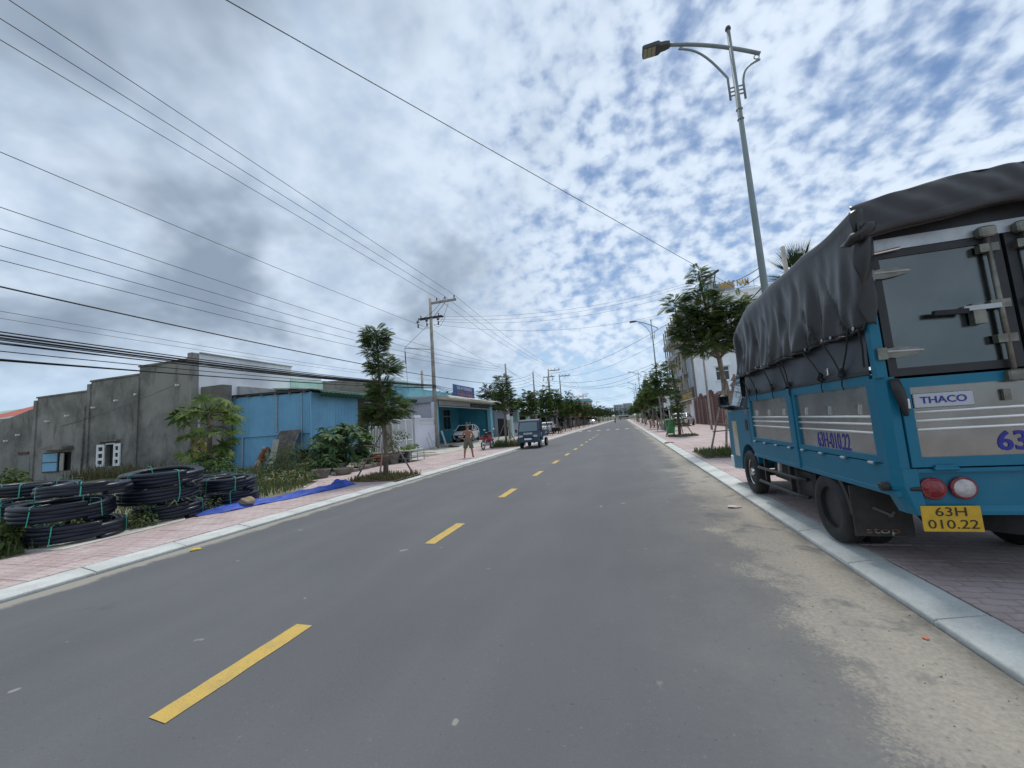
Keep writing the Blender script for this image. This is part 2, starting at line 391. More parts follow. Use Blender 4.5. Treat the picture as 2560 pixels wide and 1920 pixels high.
    bp = N('ShaderNodeBump'); bp.inputs['Strength'].default_value = 0.55; bp.inputs['Distance'].default_value = 0.006
    L(mth('MULTIPLY', grain, mth('SUBTRACT', 1.0, mth('MULTIPLY', sand, 0.7))), bp.inputs['Height']); L(bp.outputs[0], b.inputs['Normal'])
mat_asphalt()
def mat_tile():
    global nt
    m = bpy.data.materials.new('pink_tile'); m.use_nodes = True; nt = m.node_tree; M['pink_tile'] = m
    b = nt.nodes['Principled BSDF']
    t = N('ShaderNodeTexCoord'); v = t.outputs['Object']; g = N('ShaderNodeNewGeometry').outputs['Position']
    oi = N('ShaderNodeObjectInfo').outputs['Random']
    w = N('ShaderNodeVectorMath', operation='ADD'); L(v, w.inputs[0])
    ns = N('ShaderNodeTexNoise'); ns.inputs['Scale'].default_value = 11; L(v, ns.inputs[0])
    sc = N('ShaderNodeVectorMath', operation='SCALE'); sc.inputs['Scale'].default_value = 0.06; L(ns.outputs['Color'], sc.inputs[0]); L(sc.outputs[0], w.inputs[1])
    br = N('ShaderNodeTexBrick'); L(w.outputs[0], br.inputs['Vector']); br.inputs['Scale'].default_value = 1.0
    br.inputs['Brick Width'].default_value = 0.2; br.inputs['Row Height'].default_value = 0.1; br.inputs['Mortar Size'].default_value = 0.011; br.inputs['Mortar Smooth'].default_value = 0.4
    line = br.outputs['Fac']
    wear = nnoise(g, 1.3, 6, 0.62)
    c = nmix(sstep(wear, 0.34, 0.66), (0.345,0.262,0.254), (0.460,0.385,0.376))
    c = nmix(mth('MULTIPLY', oi, 0.35), c, (0.40,0.30,0.285))
    c = nmix(mth('MULTIPLY', sstep(nnoise(g, 7, 6, 0.7), 0.52, 0.66), 0.5), c, (0.52,0.46,0.43))
    c = nmix(mth('MULTIPLY', sstep(nnoise(g, 0.5, 5, 0.6), 0.52, 0.70), 0.55), c, (0.42,0.36,0.31))
    c = nmix(mth('MULTIPLY', line, 0.42), c, (0.21,0.155,0.145))
    L(c, b.inputs['Base Color']); b.inputs['Roughness'].default_value = 0.85
    bp = N('ShaderNodeBump'); bp.inputs['Strength'].default_value = 0.5; bp.inputs['Distance'].default_value = 0.006
    L(mth('SUBTRACT', mth('MULTIPLY', nnoise(g, 45, 3), 0.4), line), bp.inputs['Height']); L(bp.outputs[0], b.inputs['Normal'])
mat_tile()
def mat_stained(name, ca, cb, cc, zs=0.28):
    """rendered wall with rain streaks and black mould of its own"""
    global nt
    m = bpy.data.materials.new(name); m.use_nodes = True; nt = m.node_tree; M[name] = m
    b = nt.nodes['Principled BSDF']; t = N('ShaderNodeTexCoord'); v = t.outputs['Object']
    mp = N('ShaderNodeMapping'); mp.inputs['Scale'].default_value = (1, 1, zs); L(v, mp.inputs[0])
    a = nnoise(v, 0.45, 6, 0.62, 0.3); s = nnoise(mp.outputs[0], 1.9, 7, 0.66, 0.2); f = nnoise(v, 5, 5, 0.65)
    c = nmix(sstep(a, 0.36, 0.64), ca, cb)
    c = nmix(mth('MULTIPLY', sstep(s, 0.50, 0.72), 0.75), c, cc)
    c = nmix(mth('MULTIPLY', sstep(f, 0.42, 0.70), 0.30), c, cb)
    L(c, b.inputs['Base Color']); b.inputs['Roughness'].default_value = 0.92
    bp = N('ShaderNodeBump'); bp.inputs['Strength'].default_value = 0.3; bp.inputs['Distance'].default_value = 0.01
    L(nnoise(v, 30, 5, 0.6), bp.inputs['Height']); L(bp.outputs[0], b.inputs['Normal'])
mat_stained('grey_render', (0.140,0.138,0.125), (0.275,0.268,0.240), (0.066,0.065,0.060))
mat_stained('patched_render', (0.20,0.21,0.20), (0.24,0.25,0.24), (0.12,0.125,0.12))
mat_stained('old_render', (0.13,0.12,0.10), (0.22,0.205,0.18), (0.06,0.055,0.05))
def mat_paint():
    global nt
    for name, ca, cb in (('yellow_paint', (0.50,0.34,0.075), (0.40,0.29,0.09)), ('white_line', (0.55,0.55,0.53), (0.40,0.40,0.38))):
        m = bpy.data.materials.new(name); m.use_nodes = True; nt = m.node_tree; M[name] = m
        b = nt.nodes['Principled BSDF']; t = N('ShaderNodeTexCoord'); v = t.outputs['Object']
        c = nmix(sstep(nnoise(v, 6, 6, 0.65), 0.42, 0.68), ca, cb)
        wear = sstep(nnoise(v, 130, 3, 0.65), 0.585, 0.63)
        c = nmix(mth('MULTIPLY', wear, 0.55), c, (0.12,0.115,0.10))
        L(c, b.inputs['Base Color']); b.inputs['Roughness'].default_value = 0.8
        bp = N('ShaderNodeBump'); bp.inputs['Strength'].default_value = 0.5; bp.inputs['Distance'].default_value = 0.005
        L(nnoise(v, 190, 2), bp.inputs['Height']); L(bp.outputs[0], b.inputs['Normal'])
mat_paint()

# ================================================================ the setting
RX0, RX1 = -6.28, 1.78           # road edges
KW = 0.29                        # kerb width
PZ = 0.085                       # pavement level
structure(MB().box(-1500, 1500, -300, 2600, -0.5, -0.016).build('ground', 'lot_ground'))
structure(MB().add([(RX0+0.018,-14,0),(RX1-0.012,-14,0),(RX1-0.012,760,0),(RX0+0.018,760,0)], [(0,1,2,3)]).build('road', 'asphalt'))
for x_ in (RX0, RX1): structure(MB().add([(x_-.05,-14,-.011),(x_+.05,-14,-.011),(x_+.05,760,-.011),(x_-.05,760,-.011)], [(0,1,2,3)]).build('kerb_joint', 'dark_soil'))   # open dark joint at the kerb foot
# broken yellow centre line: 1 m marks, 2 m gaps, slightly ragged ends
for k in range(34):
    y0 = 1.60 + 3.03*k
    if y0 > 40: continue
    n = 9; xc = -2.56; hw = 0.075
    left = [(xc-hw+random.uniform(-.004,.004), y0+i/n) for i in range(n+1)]
    right = [(xc+hw+random.uniform(-.004,.004), y0+i/n) for i in range(n+1)]
    left[0] = (left[0][0], y0+random.uniform(-.008,.008)); right[0] = (right[0][0], y0+random.uniform(-.008,.008))
    vs = [(x,y,0.004) for x,y in left] + [(x,y,0.004) for x,y in right]
    structure(MB().add(vs, [(i, n+1+i, n+2+i, i+1) for i in range(n)]).build('lane_mark', 'yellow_paint'))
for k in range(7):
    x = -5.75 + 1.20*k
    structure(MB().add([(x-.22,51.3,.004),(x+.22,51.3,.004),(x+.22,53.0,.004),(x-.22,53.0,.004)], [(0,1,2,3)]).build('stop_mark', 'white_line'))
# kerbs: low sloping concrete blocks, one metre each
def kerb(name, xe, sgn):
    """xe: road edge, sgn: +1 to the right"""
    def prof(b): 
        p = [(0,-0.02),(0,0.030-b),(0.012,0.040-b),(KW-0.03,PZ-0.005-b),(KW,PZ-0.010-b),(KW,-0.02)]
        return [(xe+sgn*u, w) for u, w in p]
    base = structure(MB().prism(prof(0.012), -14, 48, 'y').build(name, 'kerb'))
    far = MB().prism(prof(0.0), 48.01, 760, 'y').build('kerb_run', 'kerb', base)
    pc = [(u-xe, w) for u, w in prof(0.0)]
    st = MB().prism(pc, 0.006, 0.994, 'y').build('kerb_stone', 'kerb', base); soft(st, 0.006, 1)
    for i, y in enumerate(np.arange(-2.9, 47, 1.0)):
        o = st if i == 0 else st.copy()
        if i: COL.objects.link(o)
        o.parent = base; o.location = (xe+random.uniform(-.004,.004), float(y)+0.13, random.uniform(-.003,.003)); o.rotation_euler = (0,0,random.uniform(-.003,.003))
    return base
kerb('left_kerb', RX0, -1); kerb('right_kerb', RX1, 1)
LPX = RX0-KW; RPX = RX1+KW
# pavements
def sheet(poly, z): return MB().add([(x,y,z) for x,y in poly], [tuple(range(len(poly)))])
lp = structure(sheet([(LPX,-14),(LPX,760),(-10.3,760),(-10.3,11.2),(-9.7,10.4),(-8.46,8.4),(-8.40,-14)], PZ-0.010).build('left_pavement', 'pink_tile'))
rp = structure(sheet([(RPX,-14),(8.7,-14),(8.7,760),(RPX,760)], PZ-0.010).build('right_pavement', 'pink_tile'))
TS = 0.4
tm = MB().cbox(0.003, TS-0.003, 0.003, TS-0.003, -0.015, 0.0, 0.004)
def tiles(parent, cells):
    first = tm.build('paving_tile', 'pink_tile', parent)
    for i, (x, y) in enumerate(cells):
        o = first if i == 0 else first.copy()
        if i: COL.objects.link(o); o.parent = parent
        o.location = (x, y, PZ + random.uniform(-.0035, .002)); o.rotation_euler = (random.uniform(-.006,.006), random.uniform(-.006,.006), 0)
cells = []
for j in range(62):
    y = 1.6 + TS*j
    for i in range(9):
        x = LPX - TS*(i+1)
        lim = -8.40 if y < 8.2 else (-8.46 - (y-8.4)*0.62 if y < 10.4 else -10.2)
        if x > lim: cells.append((x, y))
tiles(lp, cells[:300])
cells = [(RPX+TS*i, 1.8+TS*j) for j in range(5) for i in range(6)] + [(RPX+TS*i, 3.8+TS*j) for j in range(9) for i in range(2)]
cells += [(RPX+TS*i, 7.4+TS*j) for j in range(40) for i in range(8)]
tiles(rp, cells[:300])
# raised dirt lot on the left, bare concrete strip beside the pavement, garage apron
def lot(u, v):
    x = -8.42 - u*34; y = -12 + v*34
    if y > 8.4: x = min(x, -8.46-(min(y,11.2)-8.4)*0.65)
    z = 0.062 + 0.05*math.sin(x*1.7+y)*min(1, u*8) + 0.04*math.sin(y*2.3-x*0.6)*min(1, u*8)
    return (x, y, z)
lotg = structure(MB().grid(lot, 60, 60).build('dirt_lot', 'lot_ground', smooth=True))
slab = structure(MB().prism([(-8.02,3.75),(-8.02,4.7),(-8.12,5.45),(-8.5,5.7),(-8.9,3.6)], 0.0, 0.096, 'z').build('concrete_strip', 'pale_concrete'))
apron = MB(); apron.add([(-10.28,20.5,PZ+.004),(-10.28,41,PZ+.004),(-13.3,41,0.33),(-13.3,26.4,0.30),(-13.3,20.5,0.10)], [(0,1,2,3,4)])
structure(apron.build('concrete_apron', 'pale_concrete'))
structure(sheet([(-10.31,11.2),(-10.31,20.4),(-13.6,20.4),(-13.6,16.5),(-11.4,12.6)], 0.075).build('front_yard', 'pale_concrete'))
structure(sheet([(8.72,-14),(8.72,330),(40,330),(40,-14)], 0.07).build('right_yard', 'pale_concrete'))
# grit and pebbles lying in the sand of the right gutter (uncountable)
pb = MB()
for _ in range(170):
    y = 1.4+14*random.random()**1.8; x = 1.76-abs(random.gauss(0, .42)); r = random.uniform(.002, .007)
    vs = [(x+r*a*random.uniform(.7,1.3), y+r*b*random.uniform(.7,1.3), .001+max(0, r*c)) for a, b, c in ((1,0,0),(0,1,0),(-1,0,0),(0,-1,0),(0,0,1.1))]
    pb.add(vs, [(0,1,4),(1,2,4),(2,3,4),(3,0,4)])
stuff(pb.build('gutter_grit', 'stone', fix=False))
# iron gully grate set in the right gutter
t = thing('gully_grate', 'small rusty gully grate set in the right kerb', 'grate', (2.02, 20.6, 0.075))
MB().box(-.22,.22,-.26,.26,0.0,.012).build('frame', 'rust', t)
for i in range(5): MB().box(-.17+.075*i,-.13+.075*i,-.22,.22,.013,.022).build('bar', 'black_metal', t)

# ================================================================ vegetation makers
def rotz(a):
    c, s = math.cos(a), math.sin(a); return np.array([[c,-s,0],[s,c,0],[0,0,1.0]])
def frond_mesh(n=9, Lf=1.0, lw=0.36, wid=0.30, droop=0.35):
    """pinnate leaf along +x, unit length; returns quads"""
    V, F = [], []
    for i in range(n):
        t = (i+0.6)/n; x = t*0.95; z = -droop*t*t
        ll = lw*(0.55+0.9*t*(1-t)*2.0)*(1.0 if t < .8 else .8); a = 0.95-0.35*t
        for s in (-1, 1):
            dxx, dyy = math.cos(a)*ll, math.sin(a)*ll*s
            o = len(V); w = ll*wid*0.5
            V += [(x,0,z),(x+dxx*.5+w*math.sin(a),dyy*.5-w*s*math.cos(a),z-.04*ll+.02),(x+dxx,dyy,z-.30*ll),(x+dxx*.5-w*math.sin(a),dyy*.5+w*s*math.cos(a),z-.04*ll+.02)]
            F.append((o,o+1,o+2,o+3))
    o = len(V); V += [(0,-.012,0),(0.5,-.012,-droop*.25),(1.0,0,-droop),(0.5,.012,-droop*.25)]; F.append((o,o+1,o+2,o+3))
    return np.array(V)*Lf, np.array(F)
FROND = frond_mesh(10, 1.0, 0.36, 0.27, 0.30); FROND_LO = frond_mesh(6, 1.0, 0.42, 0.42)
def place(Vt, pos, az, el, roll, s):
    V = Vt*s; c, q = math.cos(roll), math.sin(roll)
    V = V @ np.array([[1,0,0],[0,c,q],[0,-q,c]])
    c, q = math.cos(el), math.sin(el); V = V @ np.array([[c,0,q],[0,1,0],[-q,0,c]])
    return V @ rotz(az).T + np.array(pos)
def crown(clusters, fr=FROND, size=0.36, rng=RNG):
    """clusters: (cx,cy,cz, rx,ry,rz, count)"""
    m = MB()
    for cx,cy,cz,rx,ry,rz,n in clusters:
        for _ in range(n):
            d = rng.normal(size=3); d /= np.linalg.norm(d); r = rng.random()**0.45
            if d[2] < -0.55: d[2] *= 0.5
            p = np.array([cx+d[0]*rx*r*.8, cy+d[1]*ry*r*.8, cz+d[2]*rz*r])
            az = math.atan2(d[1]*ry, d[0]*rx) + rng.normal()*0.5
            m.np(place(fr[0], p, az, rng.normal()*0.28+0.20+0.35*d[2], rng.normal()*0.4, size*(0.7+0.6*rng.random())), fr[1])
    return m
def limbs(trunk_pts, r0, r1, branches, n=8):
    m = MB(); k = len(trunk_pts)
    m.tube(trunk_pts, [r0+(r1-r0)*i/(k-1) for i in range(k)], n)
    for a, b, r in branches:
        a, b = Vector(a), Vector(b); mid = (a+b)/2 + Vector((0,0,0.06*(b-a).length)); m.tube([a, mid, b], [r, r*.7, r*.35], 5)
    return m
def leaf_blades(clusters, kind, rng=RNG, size=0.12, droop=0.5):
    """bush of single leaves; kind: list of (x,y) outline along +x"""
    m = MB(); o = np.array([(x, y, -droop*x*x) for x, y in kind]); f = np.array([list(range(len(kind)))])
    for cx,cy,cz,rx,ry,rz,n in clusters:
        for _ in range(n):
            d = rng.normal(size=3); d /= np.linalg.norm(d); r = rng.random()**0.4
            p = (cx+d[0]*rx*r, cy+d[1]*ry*r, cz+d[2]*rz*r)
            m.np(place(o, p, math.atan2(d[1], d[0])+rng.normal()*.6, rng.normal()*.4-.1+.3*d[2], rng.normal()*.5, size*(.6+.8*rng.random())), f)
    return m
OVATE = [(0,0),(.3,-.2),(.65,-.17),(1,0),(.65,.17),(.3,.2)]
LONG = [(0,0),(.3,-.07),(1,0),(.3,.07)]
def palmate(lobes=7, spread=2.6, wid=0.17):
    V, F = [], []
    for i in range(lobes):
        a = -spread/2*1.15 + spread*1.15*i/(lobes-1); l = 1.0 - 0.28*abs(i-(lobes-1)/2)/((lobes-1)/2)
        o = len(V)
        for u, w in ((0,-.05),(.35*l,-wid*l),(.7*l,-wid*.9*l),(l,0),(.7*l,wid*.9*l),(.35*l,wid*l),(0,.05)):
            V.append((u*math.cos(a)-w*math.sin(a), u*math.sin(a)+w*math.cos(a), -0.30*u*u))
        F.append([o+k for k in range(7)])
    return np.array(V), np.array(F)
def blades(pts, hmin, hmax, rng=RNG, w=0.012, lean=0.5):
    V, F = [], []
    for x, y, z in pts:
        h = hmin+(hmax-hmin)*rng.random()**1.6; a = rng.random()*2*PI; l = lean*h*rng.random(); b = a+rng.normal()*.3+PI/2
        cx, cy = math.cos(a), math.sin(a); ux, uy = math.cos(b)*w, math.sin(b)*w; o = len(V)
        V += [(x-ux,y-uy,z),(x+ux,y+uy,z),(x+cx*l*.35+ux*.7,y+cy*l*.35+uy*.7,z+h*.6),(x+cx*l*.35-ux*.7,y+cy*l*.35-uy*.7,z+h*.6),(x+cx*l,y+cy*l,z+h*.95)]
        F += [(o,o+1,o+2,o+3),(o+3,o+2,o+4)]
    m = MB(); m.v = V; m.f = F; return m
def scatter(n, x0, x1, y0, y1, z, rng=RNG): return [(x0+(x1-x0)*rng.random(), y0+(y1-y0)*rng.random(), z) for _ in range(n)]

# ---- street trees with wooden stakes ---------------------------------------
def stakes(t, spots, top, r=0.03, rails=()):
    for i, (x, y) in enumerate(spots):
        e = Vector((0,0,top)) if not isinstance(top, list) else Vector(top[i])
        MB().tube([(x,y,-0.02), Vector((x,y,-.02)).lerp(e, .5)+Vector((.01,.01,0)), e], [r, r*.95, r*.85], 6).build('support_stake', 'stake_wood', t, True)
    for a, b in rails: MB().tube([a, b], 0.02, 6).build('stake_rail', 'stake_wood', t, True)
def bed(label, loc, w, d, n, hmax=0.28, mats='dry_grass'):
    t = thing('planting_bed', label, 'planting bed', loc)
    MB().grid(lambda u, v: ((u-.5)*w, (v-.5)*d, 0.015+0.05*math.sin(PI*u)*math.sin(PI*v)), 8, 8).build('soil', 'soil', t, True)
    stuff(blades(scatter(n, -w/2*.96, w/2*.96, -d/2*.96, d/2*.96, 0.02), .05, hmax, w=.013).build('grass', mats, t, fix=False))
    return t

# left nearest tree: three tiers of feathery leaves
t = thing('street_tree', 'tall tiered young tree in the left grass bed before the white gates', 'tree', (-7.38, 10.75, PZ))
limbs([(0,0,-.05),(.03,.02,.8),(-.02,0,1.7),(-.10,0,2.6),(-.14,.02,3.6),(-.18,0,4.75)], .085, .03,
      [((-.02,0,1.6),(.55,.1,2.0),.03),((-.03,0,1.8),(-.6,-.1,2.1),.03),((-.08,0,2.4),(.35,-.3,2.8),.025),((-.14,0,3.3),(.4,.1,3.6),.02),((-.15,0,3.4),(-.45,.1,3.7),.02),((-.17,0,4.2),(.3,0,4.5),.018),((-.17,0,4.2),(-.5,.1,4.5),.018)]).build('trunk', 'bark', t, True)
crown([(-.20,0,4.50,.50,.48,.36,230),(-.3,0,4.1,.4,.4,.2,60),(.05,0,3.48,.60,.55,.36,230),(-.05,0,2.75,.52,.52,.30,150),(.12,0,2.15,.82,.78,.36,330),(-.2,.1,1.85,.66,.66,.24,170),(-.15,0,3.95,.15,.15,.25,20)], size=.29).build('crown', 'leaf', t, fix=False)
stakes(t, [(-.85,-.35),(.12,-.5),(.95,.15),(-.5,.7)], 1.55, .026, [((-.6,-.45,.62),(.7,.0,.72)),((-.62,-.2,1.05),(-.1,-.3,1.0))])
bed('low dry grass bed round the nearest left tree', (-7.3, 10.6, PZ), 1.75, 1.5, 1500, .20)
t2 = thing('street_tree', 'dense round young tree behind the red motorbike on the left pavement', 'tree', (-7.75, 25.0, PZ))
limbs([(0,0,-.05),(.0,.02,1.0),(.03,0,2.0),(0,0,3.2),(-.02,.02,4.6)], .08, .025, [((0,0,2.0),(.6,.1,2.7),.03),((0,0,2.2),(-.6,0,2.8),.03)]).build('trunk', 'bark', t2, True)
crown([(0,0,4.35,.6,.6,.5,150),(0,0,3.55,.85,.8,.55,260),(.1,0,2.75,.75,.75,.45,210)], size=.34).build('crown', 'leaf', t2, fix=False)
stakes(t2, [(-.7,-.4),(.1,-.6),(.75,.1)], 1.6)
bed('grass bed with tall green tufts beside the small blue truck', (-7.55, 24.6, PZ), 2.2, 1.5, 1500, .62, 'grass')
# right nearest tree, crown over the pavement in front of the hotel
t = thing('street_tree', 'largest right street tree with spreading crown just ahead of the parked truck', 'tree', (3.62, 15.0, PZ))
limbs([(0,0,-.05),(-.03,0,.9),(-.08,0,1.9),(-.16,0,2.7),(-.22,0,3.3),(-.3,0,4.2),(-.45,0,5.4),(-.52,0,6.5)], .115, .025,
      [((-.2,0,3.2),(.7,.1,3.9),.045),((-.2,0,3.2),(-1.2,.2,3.9),.045),((-.25,0,3.6),(-.6,-.8,4.2),.04),((-.3,0,4.0),(.5,.6,4.8),.04),((-.35,0,4.6),(-1.3,0,5.3),.03),((-.4,0,5.0),(.4,0,5.5),.03)]).build('trunk', 'bark', t, True)
crown([(-.35,0,3.75,1.25,1.1,.50,430),(.25,.1,4.25,.95,.9,.55,340),(-1.05,0,4.35,.75,.8,.75,300),(-.4,0,4.9,1.05,.9,.6,340),(.6,0,5.0,.55,.6,.4,80),(-1.4,.1,5.4,.4,.4,.4,50),(-.5,0,5.7,.42,.42,.5,70),(-.55,0,6.35,.26,.26,.40,40),(1.0,0,4.6,.35,.4,.3,46)], size=.36).build('crown', 'leaf', t, fix=False)
stakes(t, [(-1.15,-1.55),(-.80,-2.05),(.35,.7)], [(-.16,-.15,2.45),(-.12,-.18,2.45),(-.05,.0,2.4)], .032, [((-.92,-1.2,.72),(.1,-.9,.75)),((-.86,-1.15,.95),(-.52,-1.45,.95))])
bed('grass bed with spiky plants under the largest right tree', (3.05, 13.9, PZ), 1.7, 2.5, 1400, .22, 'grass')
tf = thing('spiky_plant', 'spiky yellow green tuft in the bed beside the parked truck', 'plant', (3.0, 13.1, PZ))
tf2 = blades(scatter(90, -.25,.25,-.25,.25,0), .25, .48, w=.02, lean=1.1).build('leaves', 'leaf_papaya', tf, fix=False)
# slim second tree, leafy down to the ground
t = thing('street_tree', 'slim young right tree leafy down to its base beside the green bin', 'tree', (3.22, 26.0, PZ))
limbs([(0,0,-.05),(.03,.02,1.2),(.06,0,2.6),(0,0,4.0),(-.1,.02,5.0)], .10, .02, [((0,0,2.0),(.4,.1,2.5),.03)]).build('trunk', 'bark', t, True)
crown([(.02,0,.85,.36,.36,.45,100),(.06,0,1.7,.40,.42,.55,170),(.02,0,2.6,.32,.36,.55,120),(-.08,0,3.6,.34,.36,.5,90),(-.25,0,4.4,.34,.36,.45,60)], size=.31).build('crown', 'leaf', t, fix=False)
stakes(t, [(-.85,-.3),(.75,-.25),(.3,.7)], [(-.35,-.1,1.55),(0,0,1.5),(0,0,1.5)], .03)
bed('low grass bed round the slim tree near the green bin', (3.35, 25.9, PZ), 1.7, 1.4, 900, .16)
# farther street trees, one maker with three crowns
FARTREES = []
for kind in range(3):
    p = thing('street_tree', 'x', 'tree', (0,0,0))
    lean = (-.15, .1, .0)[kind]
    limbs([(0,0,-.05),(.02,0,1.2),(lean*.5,0,2.4),(lean,0,4.2)], .075, .02, [((lean*.4,0,2.1),(.6,.1,2.9),.03),((lean*.4,0,2.2),(-.6,0,2.9),.03)]).build('trunk', 'bark', p, True)
    cl = [[(0,0,3.0,.95,.9,.6,170),(-.1,0,3.9,.75,.75,.6,130),(0,0,4.7,.4,.4,.4,36)], [(0,0,2.6,.85,.85,.5,150),(.1,0,3.4,.95,.9,.55,180),(.1,0,4.2,.55,.55,.4,60)], [(0,0,2.5,.6,.6,.6,110),(0,0,3.4,.75,.75,.6,150),(0,0,4.4,.5,.5,.5,70),(0,0,5.2,.2,.2,.35,20)]][kind]
    crown(cl, FROND_LO, .45).build('crown', 'leaf', p, fix=False)
    stakes(p, [(-.7,-.3),(.5,-.5),(.2,.7)], 1.5)
    FARTREES.append(p)
used = set()
def street_tree(kind, x, y, s, label, grp, rz=0.0):
    p = FARTREES[kind]
    if kind in used: o = copy_tree(p)
    else: o = p; used.add(kind)
    o.location = (x, y, PZ); o.scale = (s, s, s*random.uniform(.95,1.05)); o.rotation_euler = (0,0,rz or random.uniform(0,6.28))
    tag(o, label, 'tree', grp)
ys = [36.5, 43, 50, 57.5, 66, 75, 85, 96, 109, 124, 141, 162, 188, 220, 260]
for i, y in enumerate(ys):
    lb = f'{ORD[i]} of the street trees in the right kerb row beyond the green bin'
    street_tree(i % 3, 3.45+random.uniform(-.2,.2)+ (0.4 if i > 8 else 0), y, (1.12,1.05,1.18)[i%3]*random.uniform(.92,1.08), lb, 'street trees along the right kerb')
ys = [35.5, 42.5, 49, 56, 64, 73, 83, 95, 108, 124, 142, 165, 192, 225, 265]
for i, y in enumerate(ys):
    lb = f'{ORD[i]} of the street trees in the left kerb row beyond the small blue truck'
    street_tree((i+1) % 3, -8.3+random.uniform(-.3,.3), y, (1.0,1.1,1.05)[i%3]*random.uniform(.92,1.1), lb, 'street trees along the left kerb')
# ================================================================ left side: pipes, tarpaulin, lot
def coil(label, cx, cy, z0, ro, rows=4, tilt=(0,0), ties=(0.2,1.7,3.3,4.8), rz=0.0, seed=0):
    rg = random.Random(seed); pr = 0.0395
    t = thing('pipe_coil', label, 'pipe coil', (cx, cy, z0), 0, 'coils of black plastic pipe on the left verge')
    t.rotation_euler = (tilt[0], tilt[1], rz)
    m = MB(); n = 60
    for lay in range(2):
        rl = ro - pr - lay*pr*1.85
        pts = []
        for k in range(rows*n + 1):
            a = 2*PI*k/n; row = k/n
            wob = 0.010*math.sin(3*a+row*2.1+seed) + 0.008*math.sin(5*a+row*3.3)
            pts.append(((rl+wob)*math.cos(a), (rl+wob)*math.sin(a), pr + row*(rows-1)/rows*pr*2.02 + 0.006*math.sin(2*a+row+seed)))
        m.tube(pts, pr, 8)
    m.build('pipe', 'pipe_black', t, True)
    h = rows*pr*2.06
    for a in ties:
        a += rg.uniform(-.1,.1); sk = rg.uniform(-.06,.06)
        def P(r, z, d=0.0): return (r*math.cos(a+d), r*math.sin(a+d), z)
        loop = [P(ro+.006,.03,0),P(ro+.013,h*.3,sk*.5),P(ro+.012,h*.7,sk),P(ro+.004,h-.005,sk),P(ro-.06,h+.008,sk),P(ro-.17,h+.006,sk),P(ro-.2,h*.6,0),P(ro-.2,.03,0)]
        m = MB()
        for i in range(len(loop)):
            p, q = Vector(loop[i]), Vector(loop[(i+1) % len(loop)]); tdir = Vector((-math.sin(a), math.cos(a), 0))*.0075
            m.add([p-tdir, p+tdir, q+tdir, q-tdir], [(0,1,2,3)])
        m.build('tie_band', 'tie_green', t)
    return t
coil('bottom pipe coil of the nearest left stack, by the concrete strip', -8.76, 4.27, .085, .57, seed=1, tilt=(.0,.02), ties=(5.35,.7,2.3,3.9))
coil('middle pipe coil of the nearest left stack, pushed towards the frame edge', -8.92, 4.16, .425, .60, seed=2, tilt=(.02,.05), ties=(5.1,.4,2.1,3.6))
coil('top pipe coil of the nearest left stack', -8.78, 4.34, .755, .57, seed=3, tilt=(-.01,-.03), ties=(4.75,5.75,1.5,3.0), rows=3)
coil('bottom pipe coil of the middle stack', -8.86, 5.66, .085, .55, seed=4, tilt=(.03,0), ties=(5.3,.6,2.2,3.8))
coil('middle pipe coil of the middle stack', -8.96, 5.54, .42, .61, seed=5, tilt=(.03,.03), ties=(4.7,6.1,1.5,3.2))
coil('top tilted pipe coil of the middle stack', -8.95, 5.60, .745, .63, seed=6, tilt=(.07,.06), ties=(4.75,6.1,1.4,3.0))
coil('lower pipe coil of the right stack beside the blue tarpaulin', -8.85, 6.95, .085, .52, seed=7, tilt=(.02,.0), ties=(5.6,.8,2.3,3.9))
coil('upper pipe coil of the right stack near the weeds', -8.88, 6.86, .42, .56, seed=8, tilt=(.04,.02), ties=(4.9,5.9,1.6,3.1))
coil('pale lower coil behind the nearest stack at the left frame edge', -10.35, 4.35, .10, .60, seed=9, ties=(5.2,.4,2,4))
coil('pale upper coil behind the nearest stack at the left frame edge', -10.25, 4.42, .44, .60, seed=10, tilt=(.03,.05), ties=(5.2,.4,2,4))
coil('topmost half hidden coil behind the nearest left stack', -10.3, 4.40, .78, .58, seed=11, tilt=(.0,.03), ties=(5.6,.9,2,4), rows=3)
coil('low half hidden coil behind the gap between the middle and right stacks', -10.0, 7.35, .10, .55, seed=12, ties=(5.2,.4,2,4))
coil('half hidden coil lying on the one behind the right stack', -10.0, 7.3, .44, .55, seed=13, tilt=(.03,0), ties=(5.2,.4,2,4))

# folded blue tarpaulin along the pavement edge
A, B = Vector((-8.30,5.75)), Vector((-7.62,9.55)); dirv = (B-A).normalized(); nrm = Vector((-dirv.y, dirv.x))
def tarp(u, v):
    w = 0.27 + 0.05*math.sin(u*5.0) + 0.02*math.sin(u*17); 
    if u < .1: w *= 0.35+6.5*u
    if u > .9: w *= 1.0-1.5*(u-.9)
    s = (v-.5)*2; c = A.lerp(B, u) + nrm*(s*w + 0.05*math.sin(u*7))
    hgt = (0.060+0.024*math.sin(u*9+1)+0.035*max(0, math.sin(u*23+.6))**3)*max(0, 1-abs(s)**5) + 0.009*math.sin(u*47+s*6)+0.007*math.sin(u*83-s*9)*(1-s*s)
    ridge = 0.030*math.exp(-((s-0.30-0.3*math.sin(u*6))**2)/0.012) + 0.028*math.exp(-((s+0.38+0.15*math.sin(u*11))**2)/0.008)
    if u > .83: hgt += 0.075*math.exp(-((s)**2)/.3)
    return (c.x, c.y, PZ + 0.004 + max(0.004, hgt + ridge*(1-s*s)) * min(1, 5*u+.12, (1-u)*14+.15))
tb = MB().grid(tarp, 130, 26)
o = tb.build('tarpaulin', 'tarp_blue', smooth=True); tag(o, 'folded blue plastic tarpaulin lying along the left pavement', 'tarpaulin')
md = o.modifiers.new('thick', 'SOLIDIFY'); md.thickness = 0.004
